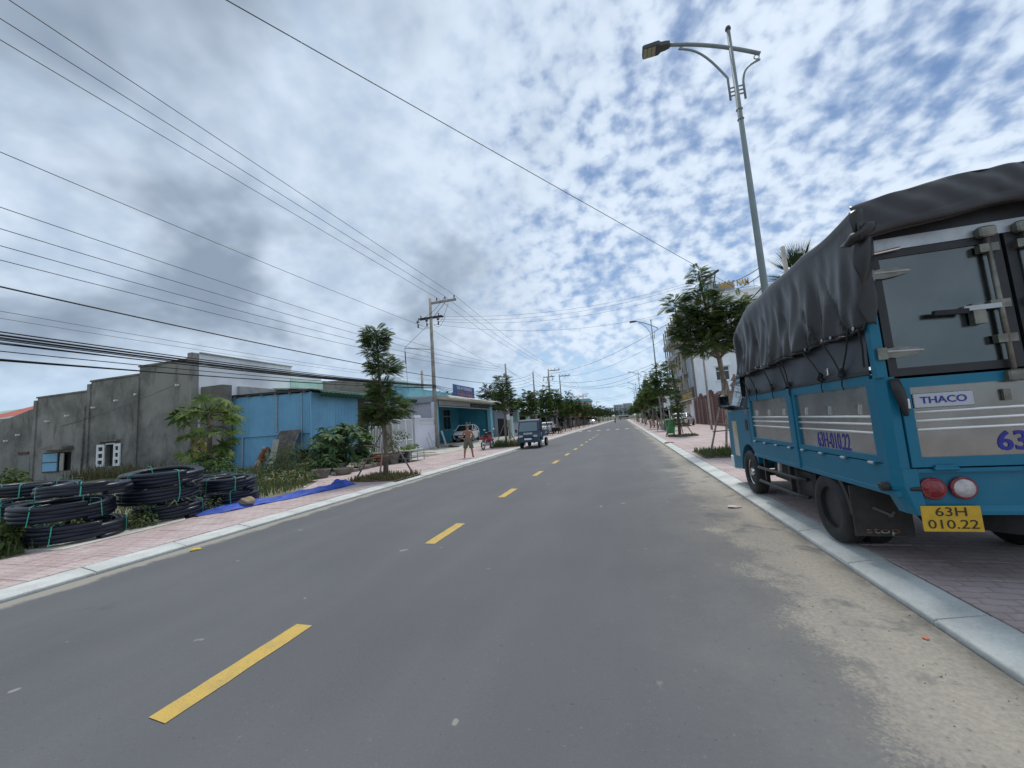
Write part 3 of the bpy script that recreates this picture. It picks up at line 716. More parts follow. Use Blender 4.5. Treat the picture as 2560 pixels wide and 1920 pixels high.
bm = bmesh.new(); bmesh.ops.create_icosphere(bm, subdivisions=3, radius=1)
for v in bm.verts:
    v.co *= 1 + 0.16*math.sin(v.co.x*3.1+1)*math.sin(v.co.y*4+.4) + 0.08*math.sin(v.co.z*7+v.co.x*5); v.co.x *= .15; v.co.y *= .12; v.co.z *= .085
me = bpy.data.meshes.new('stone'); bm.to_mesh(me); bm.free(); me.materials.append(M['stone'])
o = bpy.data.objects.new('stone', me); COL.objects.link(o); o.location = (-8.02, 6.62, .20); o.rotation_euler = (.1,.15,.6); tag(o, 'brown stone weighing down the blue tarpaulin', 'stone')
o.data.polygons.foreach_set('use_smooth', [True]*len(me.polygons))

# weeds and grass on the lot (uncountable)
pts = scatter(5200, -13.8, -8.9, 7.0, 12.2, .07) + scatter(1500, -9.9, -8.6, 3.0, 4.4, .07) + scatter(2200, -15, -9.6, 3.5, 8, .07)
pts = [p for p in pts if not (p[1] > 8.4 and p[0] > -8.6-(p[1]-8.4)*.62)]
stuff(blades(pts, .05, .30, w=.011).build('lot_grass', 'grass', fix=False))
stuff(blades(scatter(2600, -20, -12, 8.5, 14.3, .07), .15, .55, w=.014).build('tall_weeds', 'grass', fix=False))
stuff(blades(scatter(700, -29, -21, 13.2, 14.4, .07), .3, 1.0, w=.02).build('wall_foot_weeds', 'dry_grass', fix=False))
# weed shrubs among the coils
def bush(name, label, loc, cl, kind, size, material, stems=True, droop=.5, cat='shrub', grp=None):
    t = thing(name, label, cat, loc, 0, grp)
    leaf_blades(cl, kind, size=size, droop=droop).build('foliage', material, t, fix=False)
    if stems:
        m = MB()
        for c in cl[:6]: m.tube([(0,0,-.02),(c[0]*.4,c[1]*.4,c[2]*.5),(c[0],c[1],c[2])], [.014,.01,.005], 5)
        m.build('stem', 'bark', t)
    return t
bush('weed_shrub', 'dark weedy shrub at the left frame edge beside the nearest pipe coil', (-8.98,3.55,.06), [(-.1,0,.26,.3,.3,.26,300),(-.5,.1,.3,.4,.3,.26,260),(-.25,-.1,.12,.3,.3,.12,160)], OVATE, .09, 'leaf')
bush('weed_shrub', 'green weed clump between the nearest and middle pipe stacks', (-8.45,4.98,.06), [(0,0,.14,.2,.2,.14,200),(-.2,.1,.25,.2,.2,.2,150)], OVATE, .07, 'grass')
bush('weed_shrub', 'grassy weeds growing up inside the middle pipe stack', (-8.85,5.55,.1), [(.2,.1,.72,.25,.25,.10,70),(.3,0,.38,.3,.3,.08,60)], LONG, .15, 'grass')
bush('weed_shrub', 'small weeds between the middle stack and the tarpaulin', (-8.5,6.25,.06), [(0,0,.15,.12,.16,.14,90),(-.2,.3,.3,.15,.15,.2,60)], OVATE, .07, 'grass')
bush('weed_shrub', 'weeds filling the opening of the nearest bottom coil', (-8.8,4.2,.08), [(0,0,.32,.36,.36,.08,110)], LONG, .12, 'grass', False)
bush('leafy_shrub', 'small leafy shrub beside the blue shed corner behind the pipes', (-12.6,9.4,.06), [(0,0,.6,.45,.4,.45,260),(.3,.2,.35,.4,.3,.3,150)], OVATE, .16, 'leaf_broad')
bush('leafy_shrub', 'green shrub at the foot of the grey wall near the left edge', (-27.5,10.8,.06), [(0,0,.55,.8,.6,.5,300),(.6,0,.3,.6,.5,.3,160)], OVATE, .22, 'leaf')
bush('leafy_shrub', 'tall thin leafed weed shrub in front of the leaning boards', (-12.9,12.0,.06), [(0,0,.7,.55,.5,.5,420),(.5,.1,.95,.45,.4,.4,300),(-.5,0,.4,.5,.4,.35,240),(.9,0,.45,.4,.4,.4,200)], LONG, .17, 'leaf')
bush('leafy_shrub', 'low dark weeds at the edge of the lot behind the tarpaulin', (-10.9,9.9,.06), [(0,0,.25,.7,.6,.25,300),(.7,.4,.2,.5,.5,.2,220)], LONG, .2, 'grass')
bush('leafy_shrub', 'broad leafed weeds beside the old grey pot', (-11.1,12.1,.06), [(0,0,.35,.4,.35,.3,180),(.3,.2,.5,.3,.3,.3,90)], OVATE, .2, 'leaf_broad')
bush('leafy_shrub', 'low hedge of yellow green weeds before the white gate', (-10.9,14.6,.06), [(0,0,.3,.5,.5,.3,260),(.3,.8,.28,.45,.5,.25,240),(-.1,-.7,.35,.45,.5,.3,240)], LONG, .16, 'leaf_papaya')
# papaya
t = thing('papaya_tree', 'papaya tree with large lobed leaves before the grey wall and blue shed', 'tree', (-14.0, 10.1, .06))
PAL = palmate(9, 4.4, .13)
m = MB(); m.tube([(0,0,-.05),(.05,0,1.0),(.02,0,1.9),(-.05,0,2.6)], [.09,.08,.07,.05], 8); m.tube([(-.5,.2,-.05),(-.45,.2,.5),(-.4,.2,1.1)], [.06,.05,.04], 7); m.build('trunk', 'bark', t, True)
m = MB(); st = MB()
def papaya_head(x, y, z, n, rl, sz, el0):
    for i in range(n):
        a = i*2.4+RNG.random()*.4; e = el0 + RNG.normal()*.32
        d = np.array([math.cos(a)*math.cos(e), math.sin(a)*math.cos(e), math.sin(e)]); l = rl*(.7+.5*RNG.random())
        p = np.array([x,y,z])+d*l
        st.tube([(x,y,z), tuple(np.array([x,y,z])+d*l*.5+np.array([0,0,.05])), tuple(p)], .012, 4)
        m.np(place(PAL[0], p, a+RNG.normal()*.3, -.45+RNG.normal()*.35, RNG.normal()*.5, sz*(.75+.5*RNG.random())), PAL[1])
papaya_head(-.05,0,2.5,26,.85,.42,.10); papaya_head(.05,0,2.1,14,.8,.40,-.35); papaya_head(-.4,.2,1.15,22,.65,.36,.05); papaya_head(.3,-.1,.9,10,.4,.33,.1)
m.build('crown', 'leaf_papaya', t, fix=False); st.build('leaf_stalk', 'grass', t, fix=False)
m = MB()
for i in range(5): m.np(place(PAL[0], (-.35+.15*i,-.3,1.6-.25*(i%3)), 4+i, -1.2, .3, .22), PAL[1])
m.build('withered_leaf', 'leaf_yellow', t, fix=False)
# big-leafed bush in front of the shed
t = thing('broadleaf_bush', 'tall bush of drooping hand shaped leaves before the blue shed front', 'shrub', (-11.7, 13.9, .06))
HAND = palmate(7, 5.2, .16)
m = MB(); st = MB()
for i in range(170):
    a = RNG.random()*2*PI; r = (RNG.random()**.5); hh = .35+1.5*RNG.random()**.8
    wd = 1.15*math.sin(min(1, hh/1.9)*2.4+.25)+.25
    p = (math.cos(a)*r*wd, math.sin(a)*r*wd, hh)
    m.np(place(HAND[0], p, a+RNG.normal()*.4, -.25+RNG.normal()*.3, RNG.normal()*.4, .30+.18*RNG.random()), HAND[1])
    if i % 3 == 0: st.tube([(math.cos(a)*.1,math.sin(a)*.1,0),(p[0]*.4,p[1]*.4,hh*.55),p], [.018,.014,.006], 5)
m.build('foliage', 'leaf_broad', t, fix=False); st.build('stem', 'bark', t)
# pots, rubble and litter by the lot edge
def pot(label, x, y, r, h, mt, z=.06):
    t = thing('plant_pot', label, 'plant pot', (x, y, z))
    autosmooth(MB().lathe([(r*.62,0),(r*.8,h*.4),(r,h*.92),(r*1.05,h*.92),(r*1.05,h),(r*.92,h),(r*.88,h*.85),(0,h*.83)]).build('bowl', mt, t), 50)
    return t
pot('wide old grey pot at the lot edge by the pavement', -10.25, 11.2, .30, .32, 'old_pot')
pot('dark low pot beside the old grey pot', -10.0, 12.0, .34, .26, 'dirty_concrete')
pot('dark pot under the broad leafed bush', -11.4, 13.4, .34, .34, 'dirty_concrete')
pot('pale pot standing by the white gate', -12.0, 18.2, .22, .40, 'terracotta')
rb = thing('rubble_edging', 'row of broken concrete blocks edging the lot by the pavement', 'rubble', (-10.05, 13.3, .06))
for i in range(7):
    s = random.uniform(.16,.26); MB().obox((-.08*i+random.uniform(-.05,.05), -1.0+.42*i, s*.35), (s, s*1.6, s*.8), (random.uniform(-.2,.2),random.uniform(-.2,.2),random.uniform(-.5,.5))).build('block', 'old_pot', rb)
for i, (x, y, mt, lb) in enumerate([(-12.1,10.75,'white_letter','crumpled white plastic bag in the lot grass'),(-11.75,10.7,'litter_yellow','crumpled yellow plastic bag in the lot grass'),(-9.0,9.2,'white_letter','white scrap of litter near the far tarpaulin end'),(-5.98,4.15,'litter_yellow','yellow and white wrapper lying in the left gutter'),(-8.25,4.02,'stone','pale pebble beside the nearest pipe coil'),(1.45,6.6,'pink_plastic','flattened scrap of litter in the right gutter by the front wheel'),(1.62,3.05,'orange_plastic','orange butt lying in the sand by the right kerb'),(3.9,16.6,'white_letter','white scrap of paper on the right pavement')]):
    m = MB(); s = (.16,.15,.05,.075,.05,.10,.022,.06)[i]; hh = .5 if i < 2 else .22
    bm = bmesh.new(); bmesh.ops.create_icosphere(bm, subdivisions=2, radius=s)
    for v in bm.verts: v.co *= random.uniform(.65,1.2); v.co.z *= hh; v.co.y *= .7
    me = bpy.data.meshes.new('litter'); bm.to_mesh(me); bm.free(); me.materials.append(M[mt])
    o = bpy.data.objects.new('litter', me); COL.objects.link(o); o.location = (x, y, (.09 if x < -8 or x > 2 else .003)+s*hh*.5); o.rotation_euler = (0,0,i*1.3); tag(o, lb, 'litter')

# ================================================================ left side: houses
def wall_cells(m, axis, at, thick, us, zs, holes):
    """wall of boxes in plane x=at or y=at with rectangular holes (u0,u1,z0,z1)"""
    us = sorted(set(us + [q for h in holes for q in h[:2]])); zs = sorted(set(zs + [q for h in holes for q in h[2:]]))
    for i in range(len(us)-1):
        for j in range(len(zs)-1):
            u, z = (us[i]+us[i+1])/2, (zs[j]+zs[j+1])/2
            if any(h[0] < u < h[1] and h[2] < z < h[3] for h in holes): continue
            if axis == 'y': m.box(us[i], us[i+1], at, at+thick, zs[j], zs[j+1])
            else: m.box(at-thick, at, us[i], us[i+1], zs[j], zs[j+1])
    return m
# grey side-walled house with white street front
GY = 14.5
t = thing('concrete_house', 'stepped grey concrete house with white street front behind the pipe coils', 'house', (0,0,0))
wins = [(-31.75,-30.75,.58,1.66), (-27.72,-27.05,.72,1.88)]
for (a, b, top, hl) in ((-25.3,-21.62,6.0,[]), (-29.3,-25.3,5.57,[wins[1]]), (-34.2,-29.3,5.03,[wins[0]])):
    wall_cells(MB(), 'y', GY, .22, [a, b], [0, top], hl).build('wall', 'grey_render', t)
    MB().box(a-.05, b-.002, GY-.05, GY+.27, top, top+.09).build('coping', 'dirty_concrete', t)
MB().box(-21.62,-21.3,GY-.06,GY+.3,0,6.36).build('corner_pillar', 'grey_render', t)
MB().prism([(-34.2,0),(-34.2,4.5),(-38.5,3.75),(-46,3.5),(-46,0)], GY, GY+.22, 'y').build('wall', 'grey_render', t)
for x in (-25.3,-29.3,-34.2): MB().box(x-.22, x+.06, GY-.07, GY, 0, 5.45 if x > -30 else 4.9).build('pilaster', 'grey_render', t)
MB().tube([(-29.55,GY-.12,.1),(-29.55,GY-.12,4.2)], .05, 8).build('drain_pipe', 'asbestos', t, True)
for x, z in ((-33.0,3.55),(-31.2,3.75),(-28.9,4.05),(-27.0,4.3),(-25.4,4.5),(-22.3,4.72),(-35.8,2.9),(-37,2.6)): MB().tube([(x,GY-.16,z),(x,GY+.01,z)], .055, 8).build('pipe_stub', 'white_paint', t)
MB().box(-35.7,-34.6,GY-.015,GY+.02,.1,1.62).build('blocked_window', 'patched_render', t)
MB().box(-35.7,-34.7,GY-.05,GY+.02,1.70,1.84).build('lintel', 'brick_red', t)
# blue shuttered window
w = MB().box(-33.3,-31.78,GY-.05,GY-.003,.54,1.68).build('window', 'black_metal', t)
for z0, z1 in ((.60,1.08),(1.14,1.62)): MB().box(-33.2,-31.85,GY-.08,GY-.051,z0,z1).build('shutter_panel', 'blue_sheet', w)
MB().box(-31.74,-31.4,GY-.02,GY+.02,.6,1.6).build('curtain', 'pale_concrete', w)
MB().box(-31.76,-30.74,GY+.16,GY+.2,.5,1.7).build('dark_pane', 'dark_opening', w)
MB().prism([(-33.0,1.86),(-30.55,1.80),(-30.55,1.98),(-31.4,2.12),(-32.2,1.98)], GY-.5, GY+.02, 'y').build('canopy', 'dirty_concrete', w)
# white lattice shutters, folded open
w = MB().box(-27.74,-27.03,GY+.15,GY+.2,.70,1.9).build('window', 'dark_opening', t)
for xa, xb in ((-28.42,-27.78),(-27.02,-26.5)):
    sh = MB(); sh.box(xa,xa+.13,GY-.09,GY-.03,.70,1.92); sh.box(xb-.13,xb,GY-.09,GY-.03,.70,1.92)
    for z in (.70,1.05,1.42,1.78): sh.box(xa+.13,xb-.13,GY-.088,GY-.032,z,z+.14)
    sh.build('shutter', 'white_paint', w); MB().box(xa+.1,xb-.1,GY-.04,GY-.01,.72,1.9).build('shutter_back', 'dark_opening', w)
MB().box(-27.78,-27.02,GY-.03,GY+.02,1.9,1.97).build('lintel', 'white_paint', w)
MB().box(-28.3,-26.6,GY-.2,GY+.02,2.06,2.14).build('canopy', 'dirty_concrete', w)
# white street front along the road
MB().box(-21.6,-21.3,GY+.302,20.7,0,6.36).build('front_wall', 'white_wall', t)
MB().box(-21.3,-21.24,GY+.8,20.6,5.78,5.86).build('ledge', 'concrete', t)
MB().box(-21.32,-21.20,GY+.302,20.72,6.36,6.42).build('parapet_cap', 'concrete', t)
MB().box(-21.6,-21.32,20.7,23.4,0,5.92).build('front_wall', 'white_wall', t)
MB().box(-21.30,-21.22,20.6,23.45,5.0,5.55).build('mint_band', 'mint_wall', t)
MB().box(-21.295,-21.1,16.9,20.5,3.5,4.75).build('balcony_wall', 'concrete', t)
MB().box(-45,-21.62,GY+.23,23.3,3.2,3.4).build('roof_slab', 'roof_cream', t)
MB().box(-45,-44.8,GY+.23,23.3,0,3.2).build('wall', 'grey_render', t)
# old weathered wall stub between house and shed
t = MB().box(-21.2,-19.7,GY+.35,15.35,0,4.55); o = t.build('boundary_wall', 'old_render'); tag(o, 'blackened old wall stub between grey house and blue shed', 'wall')
# houses at far left beyond the grey wall
t = thing('red_roof_house', 'house with sloping red roof beyond the grey wall at far left', 'house', (-66, 24, 0))
MB().box(0,14,0,7,0,5.7).build('wall', 'white_wall', t)
MB().add([(-.6,-.6,5.7),(14.6,-.6,5.7),(14.6,7.6,5.7),(-.6,7.6,5.7),(4.6,3.0,7.55),(11.5,3.0,7.55)], [(0,1,5,4),(1,2,5),(2,3,4,5),(3,0,4),(3,2,1,0)]).build('roof', 'roof_red', t)
MB().box(-.6,14.6,-.70,-.61,5.58,5.74).build('gutter', 'white_paint', t)
t = thing('green_roof_house', 'pale green roofed building at the far left frame edge', 'house', (-112, 42, 0))
MB().box(-10,14,0,10,0,7.8).build('wall', 'white_wall', t)
MB().prism([(-.6,7.6),(-.6,7.8),(5,11.4),(10.6,7.8),(10.6,7.6),(5,11.2)], -10.5, 14.5, 'x').build('roof', 'roof_pale_green', t)

# ---- blue corrugated shed ---------------------------------------------------
def corr(x0, x1, z0, z1, fn, period=0.115, amp=0.016):
    """corrugated sheet; fn(u, d, z) maps run, outward offset and height to a point"""
    n = max(4, int((x1-x0)/period*4)); m = MB(); vs, fs = [], []
    for i in range(n+1):
        u = x0+(x1-x0)*i/n; ph = (u/period) % 1.0; d = amp*(1 if ph < .25 else (1-(ph-.25)*4) if ph < .5 else -1 if ph < .75 else (-1+(ph-.75)*4))
        vs += [fn(u,d,z0), fn(u,d,z1)]
    fs = [(2*i,2*i+2,2*i+3,2*i+1) for i in range(n)]
    return m.add(vs, fs)
SY, SX = 15.6, -14.85
t = thing('corrugated_shed', 'sky blue corrugated iron shed between grey house and white gates', 'shed', (0,0,0))
xs = np.linspace(-20.9, SX, 7)
for i in range(6):
    corr(xs[i], xs[i+1]+.03, 1.78, 3.92-.03*i, lambda u,d,z: (u, SY+d-.003*(i%2), z)).build('wall_sheet', 'blue_sheet', t)
    corr(xs[i], xs[i+1]+.03, .05 if i < 5 else .95, 1.80, lambda u,d,z: (u, SY+.045+d-.003*(i%2), z)).build('wall_sheet', 'blue_sheet', t)
ys = np.linspace(SY+.03, 19.1, 4)
for i in range(3):
    corr(ys[i], ys[i+1]+.03, .98, 3.76-.05*i, lambda u,d,z: (SX-d+.003*(i%2), u, z)).build('front_sheet', 'blue_sheet', t)
corr(SY+.3, 19.0, .1, .92, lambda u,d,z: (SX-.12-d, u, z)).build('front_sheet', 'blue_sheet', t)
MB().box(-20.95,SX+.02,SY-.035,SY-.02,1.755,1.81).build('flashing', 'blue_sheet', t)
MB().box(SX-.04,SX+.025,SY-.03,SY+.04,.95,3.8).build('corner_flashing', 'blue_sheet', t)
for x, z0, z1 in ((-16.95,1.9,3.85),(-15.38,1.1,3.8),(-19.2,.05,1.75)): MB().tube([(x,SY-.05,z0),(x,SY-.05,z1)], .03, 6).build('drain_pipe', 'galvanised', t)
MB().box(SX-.10,SX+.02,SY-.06,SY+.30,.02,.96).build('corner_post', 'wood_board', t)
MB().prism([(-21.0,3.96),(-21.0,4.06),(SX,3.93),(SX,3.83)], SY-.10, 19.3, 'y').build('roof', 'black_metal', t)
for i in range(7): MB().box(-20.6+i*.9,-20.5+i*.9,SY-.14,SY-.1,3.86-.02*i,3.96-.02*i).build('rafter_end', 'wood_board', t)
# scalloped green awning over the shed front and the yard behind
aw = thing('green_awning', 'green ribbed sheet awning over the shed front and yard', 'awning', (0,0,0))
def awn(u, v):
    y = SY-.05 + u*9.2; d = 0.05*abs(math.cos(PI*y/.30))
    if v < .35: a = v/.35*1.3; return (SX+.50+.22*math.sin(a), y, 3.50+.36*(1-math.cos(a))+d*.8)
    w = (v-.35)/.65; return (SX+.71-w*2.2, y, 3.765+d*.8+w*.28)
autosmooth(MB().grid(awn, 280, 10).build('awning_sheet', 'roof_green', aw), 80)
for y in (19.6, 22.2, 24.6): MB().tube([(SX+.45,y,.08),(SX+.45,y,3.75)], .035, 8).build('post', 'galvanised', aw)
MB().box(SX+.40,SX+.46,19.2,24.7,3.30,3.36).build('beam', 'galvanised', aw)
# open yard behind the gate with its own low house
t = thing('yard_house', 'shaded low house with pale green roof behind the white gates', 'house', (0,0,0))
MB().box(-21.0,-20.8,19.4,26.0,0,3.9).build('wall', 'old_render', t)
MB().box(-20.78,-20.70,21.0,23.6,.1,2.6).build('door', 'dark_opening', t)
MB().prism([(-18.1,4.44),(-18.1,4.52),(-26,5.3),(-26,5.2)], 19.3, 29.0, 'y').build('roof', 'roof_pale_green', t)
o = MB().prism([(-24.0,0),(-17.0,0),(-17.0,5.35),(-19.5,5.75),(-24.0,5.9)], 24.7, 24.95, 'y').build('gable_wall', 'old_render'); tag(o, 'stained brown gable wall above the green awning', 'wall')
t = thing('mint_house', 'pale mint walled house front just behind the stained gable', 'house', (0,0,0))
MB().box(-17.3,-16.98,24.97,30.5,0,5.55).build('wall', 'mint_wall', t); MB().box(-17.4,-16.9,24.9,30.6,5.55,5.68).build('parapet_cap', 'white_wall', t)
MB().box(-19.5,-18.2,27.5,29.2,5.2,6.15).build('roof_room', 'white_wall', t)
# dark green barred fence inside the yard
t = thing('green_fence', 'dark green barred fence panel beside the blue shed front', 'fence', (-14.5, 19.25, .08))
for z in (.15,1.55,2.05): MB().box(-.02,.02,0,1.0,z,z+.05).build('rail', 'roof_green', t)
for i in range(9): MB().box(-.012,.012,.02+.12*i,.045+.12*i,0,2.1).build('bar', 'roof_green', t)
# leaning boards and scrap
t = thing('roof_sheet', 'old grey ribbed roofing sheet leaning on the blue shed wall', 'sheet', (-15.9, 15.0, 0))
for z0, z1, y0, y1 in ((1.42,1.95,.10,.38),(.2,1.40,-.32,.06)):
    corr(-.62, .62, 0, 1, lambda u,d,z: (u, y0+(y1-y0)*z+d, z0+(z1-z0)*z), .15, .04).build('ribbed_sheet', 'asbestos', t)
o = MB().obox((-15.95,14.45,.8), (.28,.03,1.5), (-.15,.12,.2)).build('board', 'pale_concrete'); tag(o, 'narrow white board leaning before the ribbed sheet', 'board')
def scrap(u, v):
    a = u*2.3-1.1; r = .62*(1-.25*v); return (-17.1+.75*v-.25+r*math.sin(a)*.5, 14.9-.25*math.cos(a*1.1)-.1*v, .1+1.25*v*(1-.25*abs(a))+.1*math.sin(u*9))
o = MB().grid(scrap, 14, 14).build('scrap_sheet', 'rust', smooth=True); tag(o, 'bent rusty white scrap sheet against the shed', 'sheet')
o.modifiers.new('thick', 'SOLIDIFY').thickness = .01

# ---- gates, lavender wall ---------------------------------------------------
def bar_gate(label, loc, rz, w, h, nb, solid=0.0):
    g = thing('white_gate', label, 'gate', loc, rz)
    for x0, x1 in ((0,.06),(w-.06,w)): MB().box(x0,x1,-.025,.025,.0,h).build('stile', 'white_paint', g)
    for z in (.08, h-.06) + ((.75,) if h > 2 else ()): MB().box(.06,w-.06,-.02,.02,z,z+.06).build('rail', 'white_paint', g)
    if h > 2:
        for f in (1/3, 2/3): MB().box(w*f-.04,w*f+.04,-.03,.03,.08,h).build('stile', 'white_paint', g)
    bm_ = MB().box(-.014,.014,-.012,.012,.12,h-.06).build('bar', 'white_paint', g); bm_.location.x = .13
    for i in range(1, nb):
        b = bm_.copy(); COL.objects.link(b); b.parent = g; b.location.x = .13+(w-.26)*i/(nb-1)
    if solid: MB().box(.06,w-.06,.022,.03,.1,solid).build('sheet_panel', 'white_paint', g)
    return g
bar_gate('open white barred gate leaf behind the nearest left tree', (-13.45,18.2,.2), PI/2, 1.25, 1.72, 8)
bar_gate('tall closed white barred gate beside the lavender gate post', (-13.5,20.35,.2), PI/2, 2.45, 2.1, 22, .0)
o = MB().cbox(-13.75,-13.3,19.62,20.15,.05,2.05,.01).build('gate_post', 'dirty_concrete'); tag(o, 'rough grey gate post between the two white gates', 'gate post')
t = thing('lavender_wall', 'pale lavender rendered garden wall with gate post and baluster strip', 'wall', (0,0,0))
gp = MB().box(-13.95,-13.4,22.95,23.62,.05,2.38).build('gate_post', 'lavender_wall', t); MB().box(-14.02,-13.33,22.86,23.71,2.38,2.46).build('post_cap', 'white_wall', gp); MB().box(-13.98,-13.37,22.9,23.67,2.46,2.56).build('post_cap', 'white_wall', gp)
MB().box(-13.62,-13.42,23.62,25.8,.05,1.88).build('wall', 'lavender_wall', t)
MB().box(-13.62,-13.42,23.62,25.8,2.26,2.36).build('top_rail', 'lavender_wall', t)
b0 = autosmooth(MB().lathe([(.03,0),(.05,.03),(.05,.08),(.035,.12),(.055,.2),(.035,.28),(.05,.34),(.05,.38)], n=8).build('baluster', 'white_wall', t), 60); b0.location = (-13.52,23.75,1.88)
for i in range(1, 16):
    b = b0.copy(); COL.objects.link(b); b.parent = t; b.location = (-13.52,23.75+i*.132,1.88)
MB().box(-13.66,-13.38,25.8,26.3,.05,3.56).build('end_pier', 'lavender_wall', t)
MB().box(-18.5,-13.67,26.1,26.32,.05,3.55).build('side_wall', 'lavender_wall', t)
MB().box(-18.6,-13.5,25.9,26.36,3.56,3.98).build('fascia', 'hotel_grey', t)
for i, y in enumerate((24.4,24.75,25.3)):
    o = MB().tube([(-13.0+.05*i,y-.1,.12),(-13.4,y+.05,1.0+.35*(i==1)-.25*(i==2))], .014, 5).build('bamboo_stick', 'stake_wood'); tag(o, ('left','middle','right')[i]+' thin stick leaning on the lavender wall', 'stick')
# plant bench with potted flowers
t = thing('plant_bench', 'low metal plant bench on the pavement before the white gate', 'bench', (-9.9, 16.3, PZ))
MB().box(-.45,.45,-.6,.75,.50,.54).build('top', 'roof_pale_green', t)
for x in (-.42,.42):
    for y in (-.56,.08,.7): MB().tube([(x,y,0),(x,y,.5)], .02, 6).build('leg', 'galvanised', t)
for z in (.1,): MB().box(-.44,.44,-.58,.72,.16,.18).build('shelf', 'galvanised', t)
for i, (x, y, s) in enumerate(((-10.2,15.5,.30),(-10.5,16.9,.2))): pot(('large grey tub left of the plant bench','small pot behind the plant bench')[i], x, y, s, s*1.5, 'old_pot', PZ)
bush('flower_shrub', 'spindly reddish flower shrub in the tub by the plant bench', (-10.2,15.5,.5), [(0,0,.55,.4,.4,.4,150),(.3,.3,.85,.3,.3,.25,80),(-.2,.1,.9,.3,.3,.25,60)], OVATE, .11, 'leaf')
bush('flower_shrub', 'low potted plants on the plant bench', (-9.9,16.4,.62), [(0,.2,.15,.3,.4,.14,120),(0,-.3,.12,.25,.25,.12,70)], OVATE, .12, 'leaf_papaya', False)
o = MB().box(-10.9,-10.4,14.9,15.5,PZ,.5).build('red_crate', 'bike_red'); tag(o, 'dark red crate on the pavement behind the nearest left tree', 'crate')
t = thing('pallet', 'low dark platform with pale boards near the white gate', 'pallet', (-11.2, 16.6, PZ))
for i in range(4): MB().box(-.9,.9,-.7+.4*i,-.4+.4*i,.42,.47).build('board', 'wood_board', t)
for x in (-.8,.7): MB().box(x,x+.1,-.7,.8,0,.42).build('leg', 'black_metal', t)

# ---- blue garage house ------------------------------------------------------
t = thing('garage_house', 'blue walled open garage house with pale rounded roof edge', 'house', (0,0,0))
G0, G1, GX, GB = 26.42, 38.4, -13.4, -17.0
MB().box(GB,GX+.35,G0,G1,.02,.30).build('floor', 'pale_concrete', t)
MB().box(GB-.2,GB,G0,G1,.0,4.0).build('back_wall', 'blue_wall', t)
MB().box(GB,GX,G1,G1+.2,.0,4.0).build('side_wall', 'blue_wall', t)
MB().box(GB,GX-.02,G0-.05,G0+.12,.3,3.9).build('side_wall', 'blue_wall', t)
MB().cbox(GX-.25,GX+.12,G1-.45,G1+.22,.05,3.5,.02).build('pillar', 'sky_wall', t)
MB().box(GB-.2,GX+.1,G0-.02,G1+.2,3.92,4.02).build('ceiling', 'blue_wall', t)
autosmooth(MB().prism([(-.0,0)] and [(GX+.95,3.74),(GX+1.0,3.83),(GX+.97,3.94),(GX+.85,4.02),(GB,4.22),(GB,4.08),(GX+.8,3.72)], G0-.1, G1+.9, 'y').build('roof_slab', 'roof_cream', t), 40)
sb = MB()
for i in range(4): sb.box(GX+.02-.012*(i%2), GX+.08, G0+.05, G0+6.2, 3.36+.085*i, 3.44+.085*i)
sb.build('shutter_box', 'galvanised', t)
MB().box(GX+.0,GX+.06,G0+6.3,G1-.5,3.32,3.70).build('lattice_panel', 'black_metal', t)
for i in range(9): MB().obox((GX+.075, G0+6.8+.55*i, 3.50), (.02,.22,.10), (i*.5,0,0)).build('lattice_ornament', 'asbestos', t)
MB().box(GX+.02,GX+.1,G0+.05,G1-.3,3.22,3.30).build('door_rail', 'galvanised', t)
w = MB().box(GB,GB+.05,34.4,36.1,1.4,3.5).build('window', 'galvanised', t)
for a, b, z0, z1 in ((34.5,35.2,2.8,3.4),(35.3,36.0,2.8,3.4),(34.5,35.2,1.5,2.7),(35.3,36.0,1.5,2.7)): MB().box(GB+.05,GB+.07,a,b,z0,z1).build('pane', 'glass_dark', w)
up = MB().box(-16.2,-15.9,24.9,34.2,4.1,4.85).build('upper_wall', 'sky_wall', t)
MB().box(-16.26,-15.84,24.8,34.3,4.85,4.93).build('wall_cap', 'sky_wall', up)
t = thing('leaning_board', 'pale board leaning at the left side of the garage opening', 'board', (-13.1, 26.55, .28))
MB().obox((0,0,.55), (.05,.22,1.2), (0,-.3,0)).build('board', 'galvanised', t)
o = MB().obox((-12.6,27.3,.30), (.8,1.3,.04), (0,-.03,.3)).build('plank', 'wood_board'); tag(o, 'flat plank lying on the garage apron', 'plank')
t = thing('shop_sign', 'blue karaoke signboard with orange script above the garage roof', 'sign', (GX+.0, 31.7, 4.05))
MB().box(-.05,0,-2.35,2.35,.05,1.15).build('board', 'sign_blue', t)
text('lettering', 'TRÀ VY KARAOKE', .40, 'white_letter', t, (.012,0,.88), (PI/2,0,PI/2), sx=1.02)
text('lettering', 'Hợp Hợp', .62, 'sign_red', t, (.012,0,.38), (PI/2,0,PI/2), sx=1.4, shear=.35)
for y in (-2.2,2.2): MB().tube([(-.08,y,-.2),(-.08,y,1.1)], .03, 6).build('post', 'galvanised', t)
t = thing('exercise_stand', 'grey metal stand inside the garage behind the white car', 'stand', (-15.6, 37.4, .3))
MB().tube([(0,0,0),(0,0,1.6)], .04, 8).build('post', 'galvanised', t); MB().box(-.3,.3,-.25,.25,0,.05).build('base', 'galvanised', t); MB().tube([(0,-.5,1.62),(0,.5,1.62)], .03, 8).build('bar', 'galvanised', t)
for y in (-.45,.45): MB().lathe([(.02,0),(.09,.03),(.09,.15),(.02,.18)], (0,y,1.62)).build('knob', 'white_paint', t)
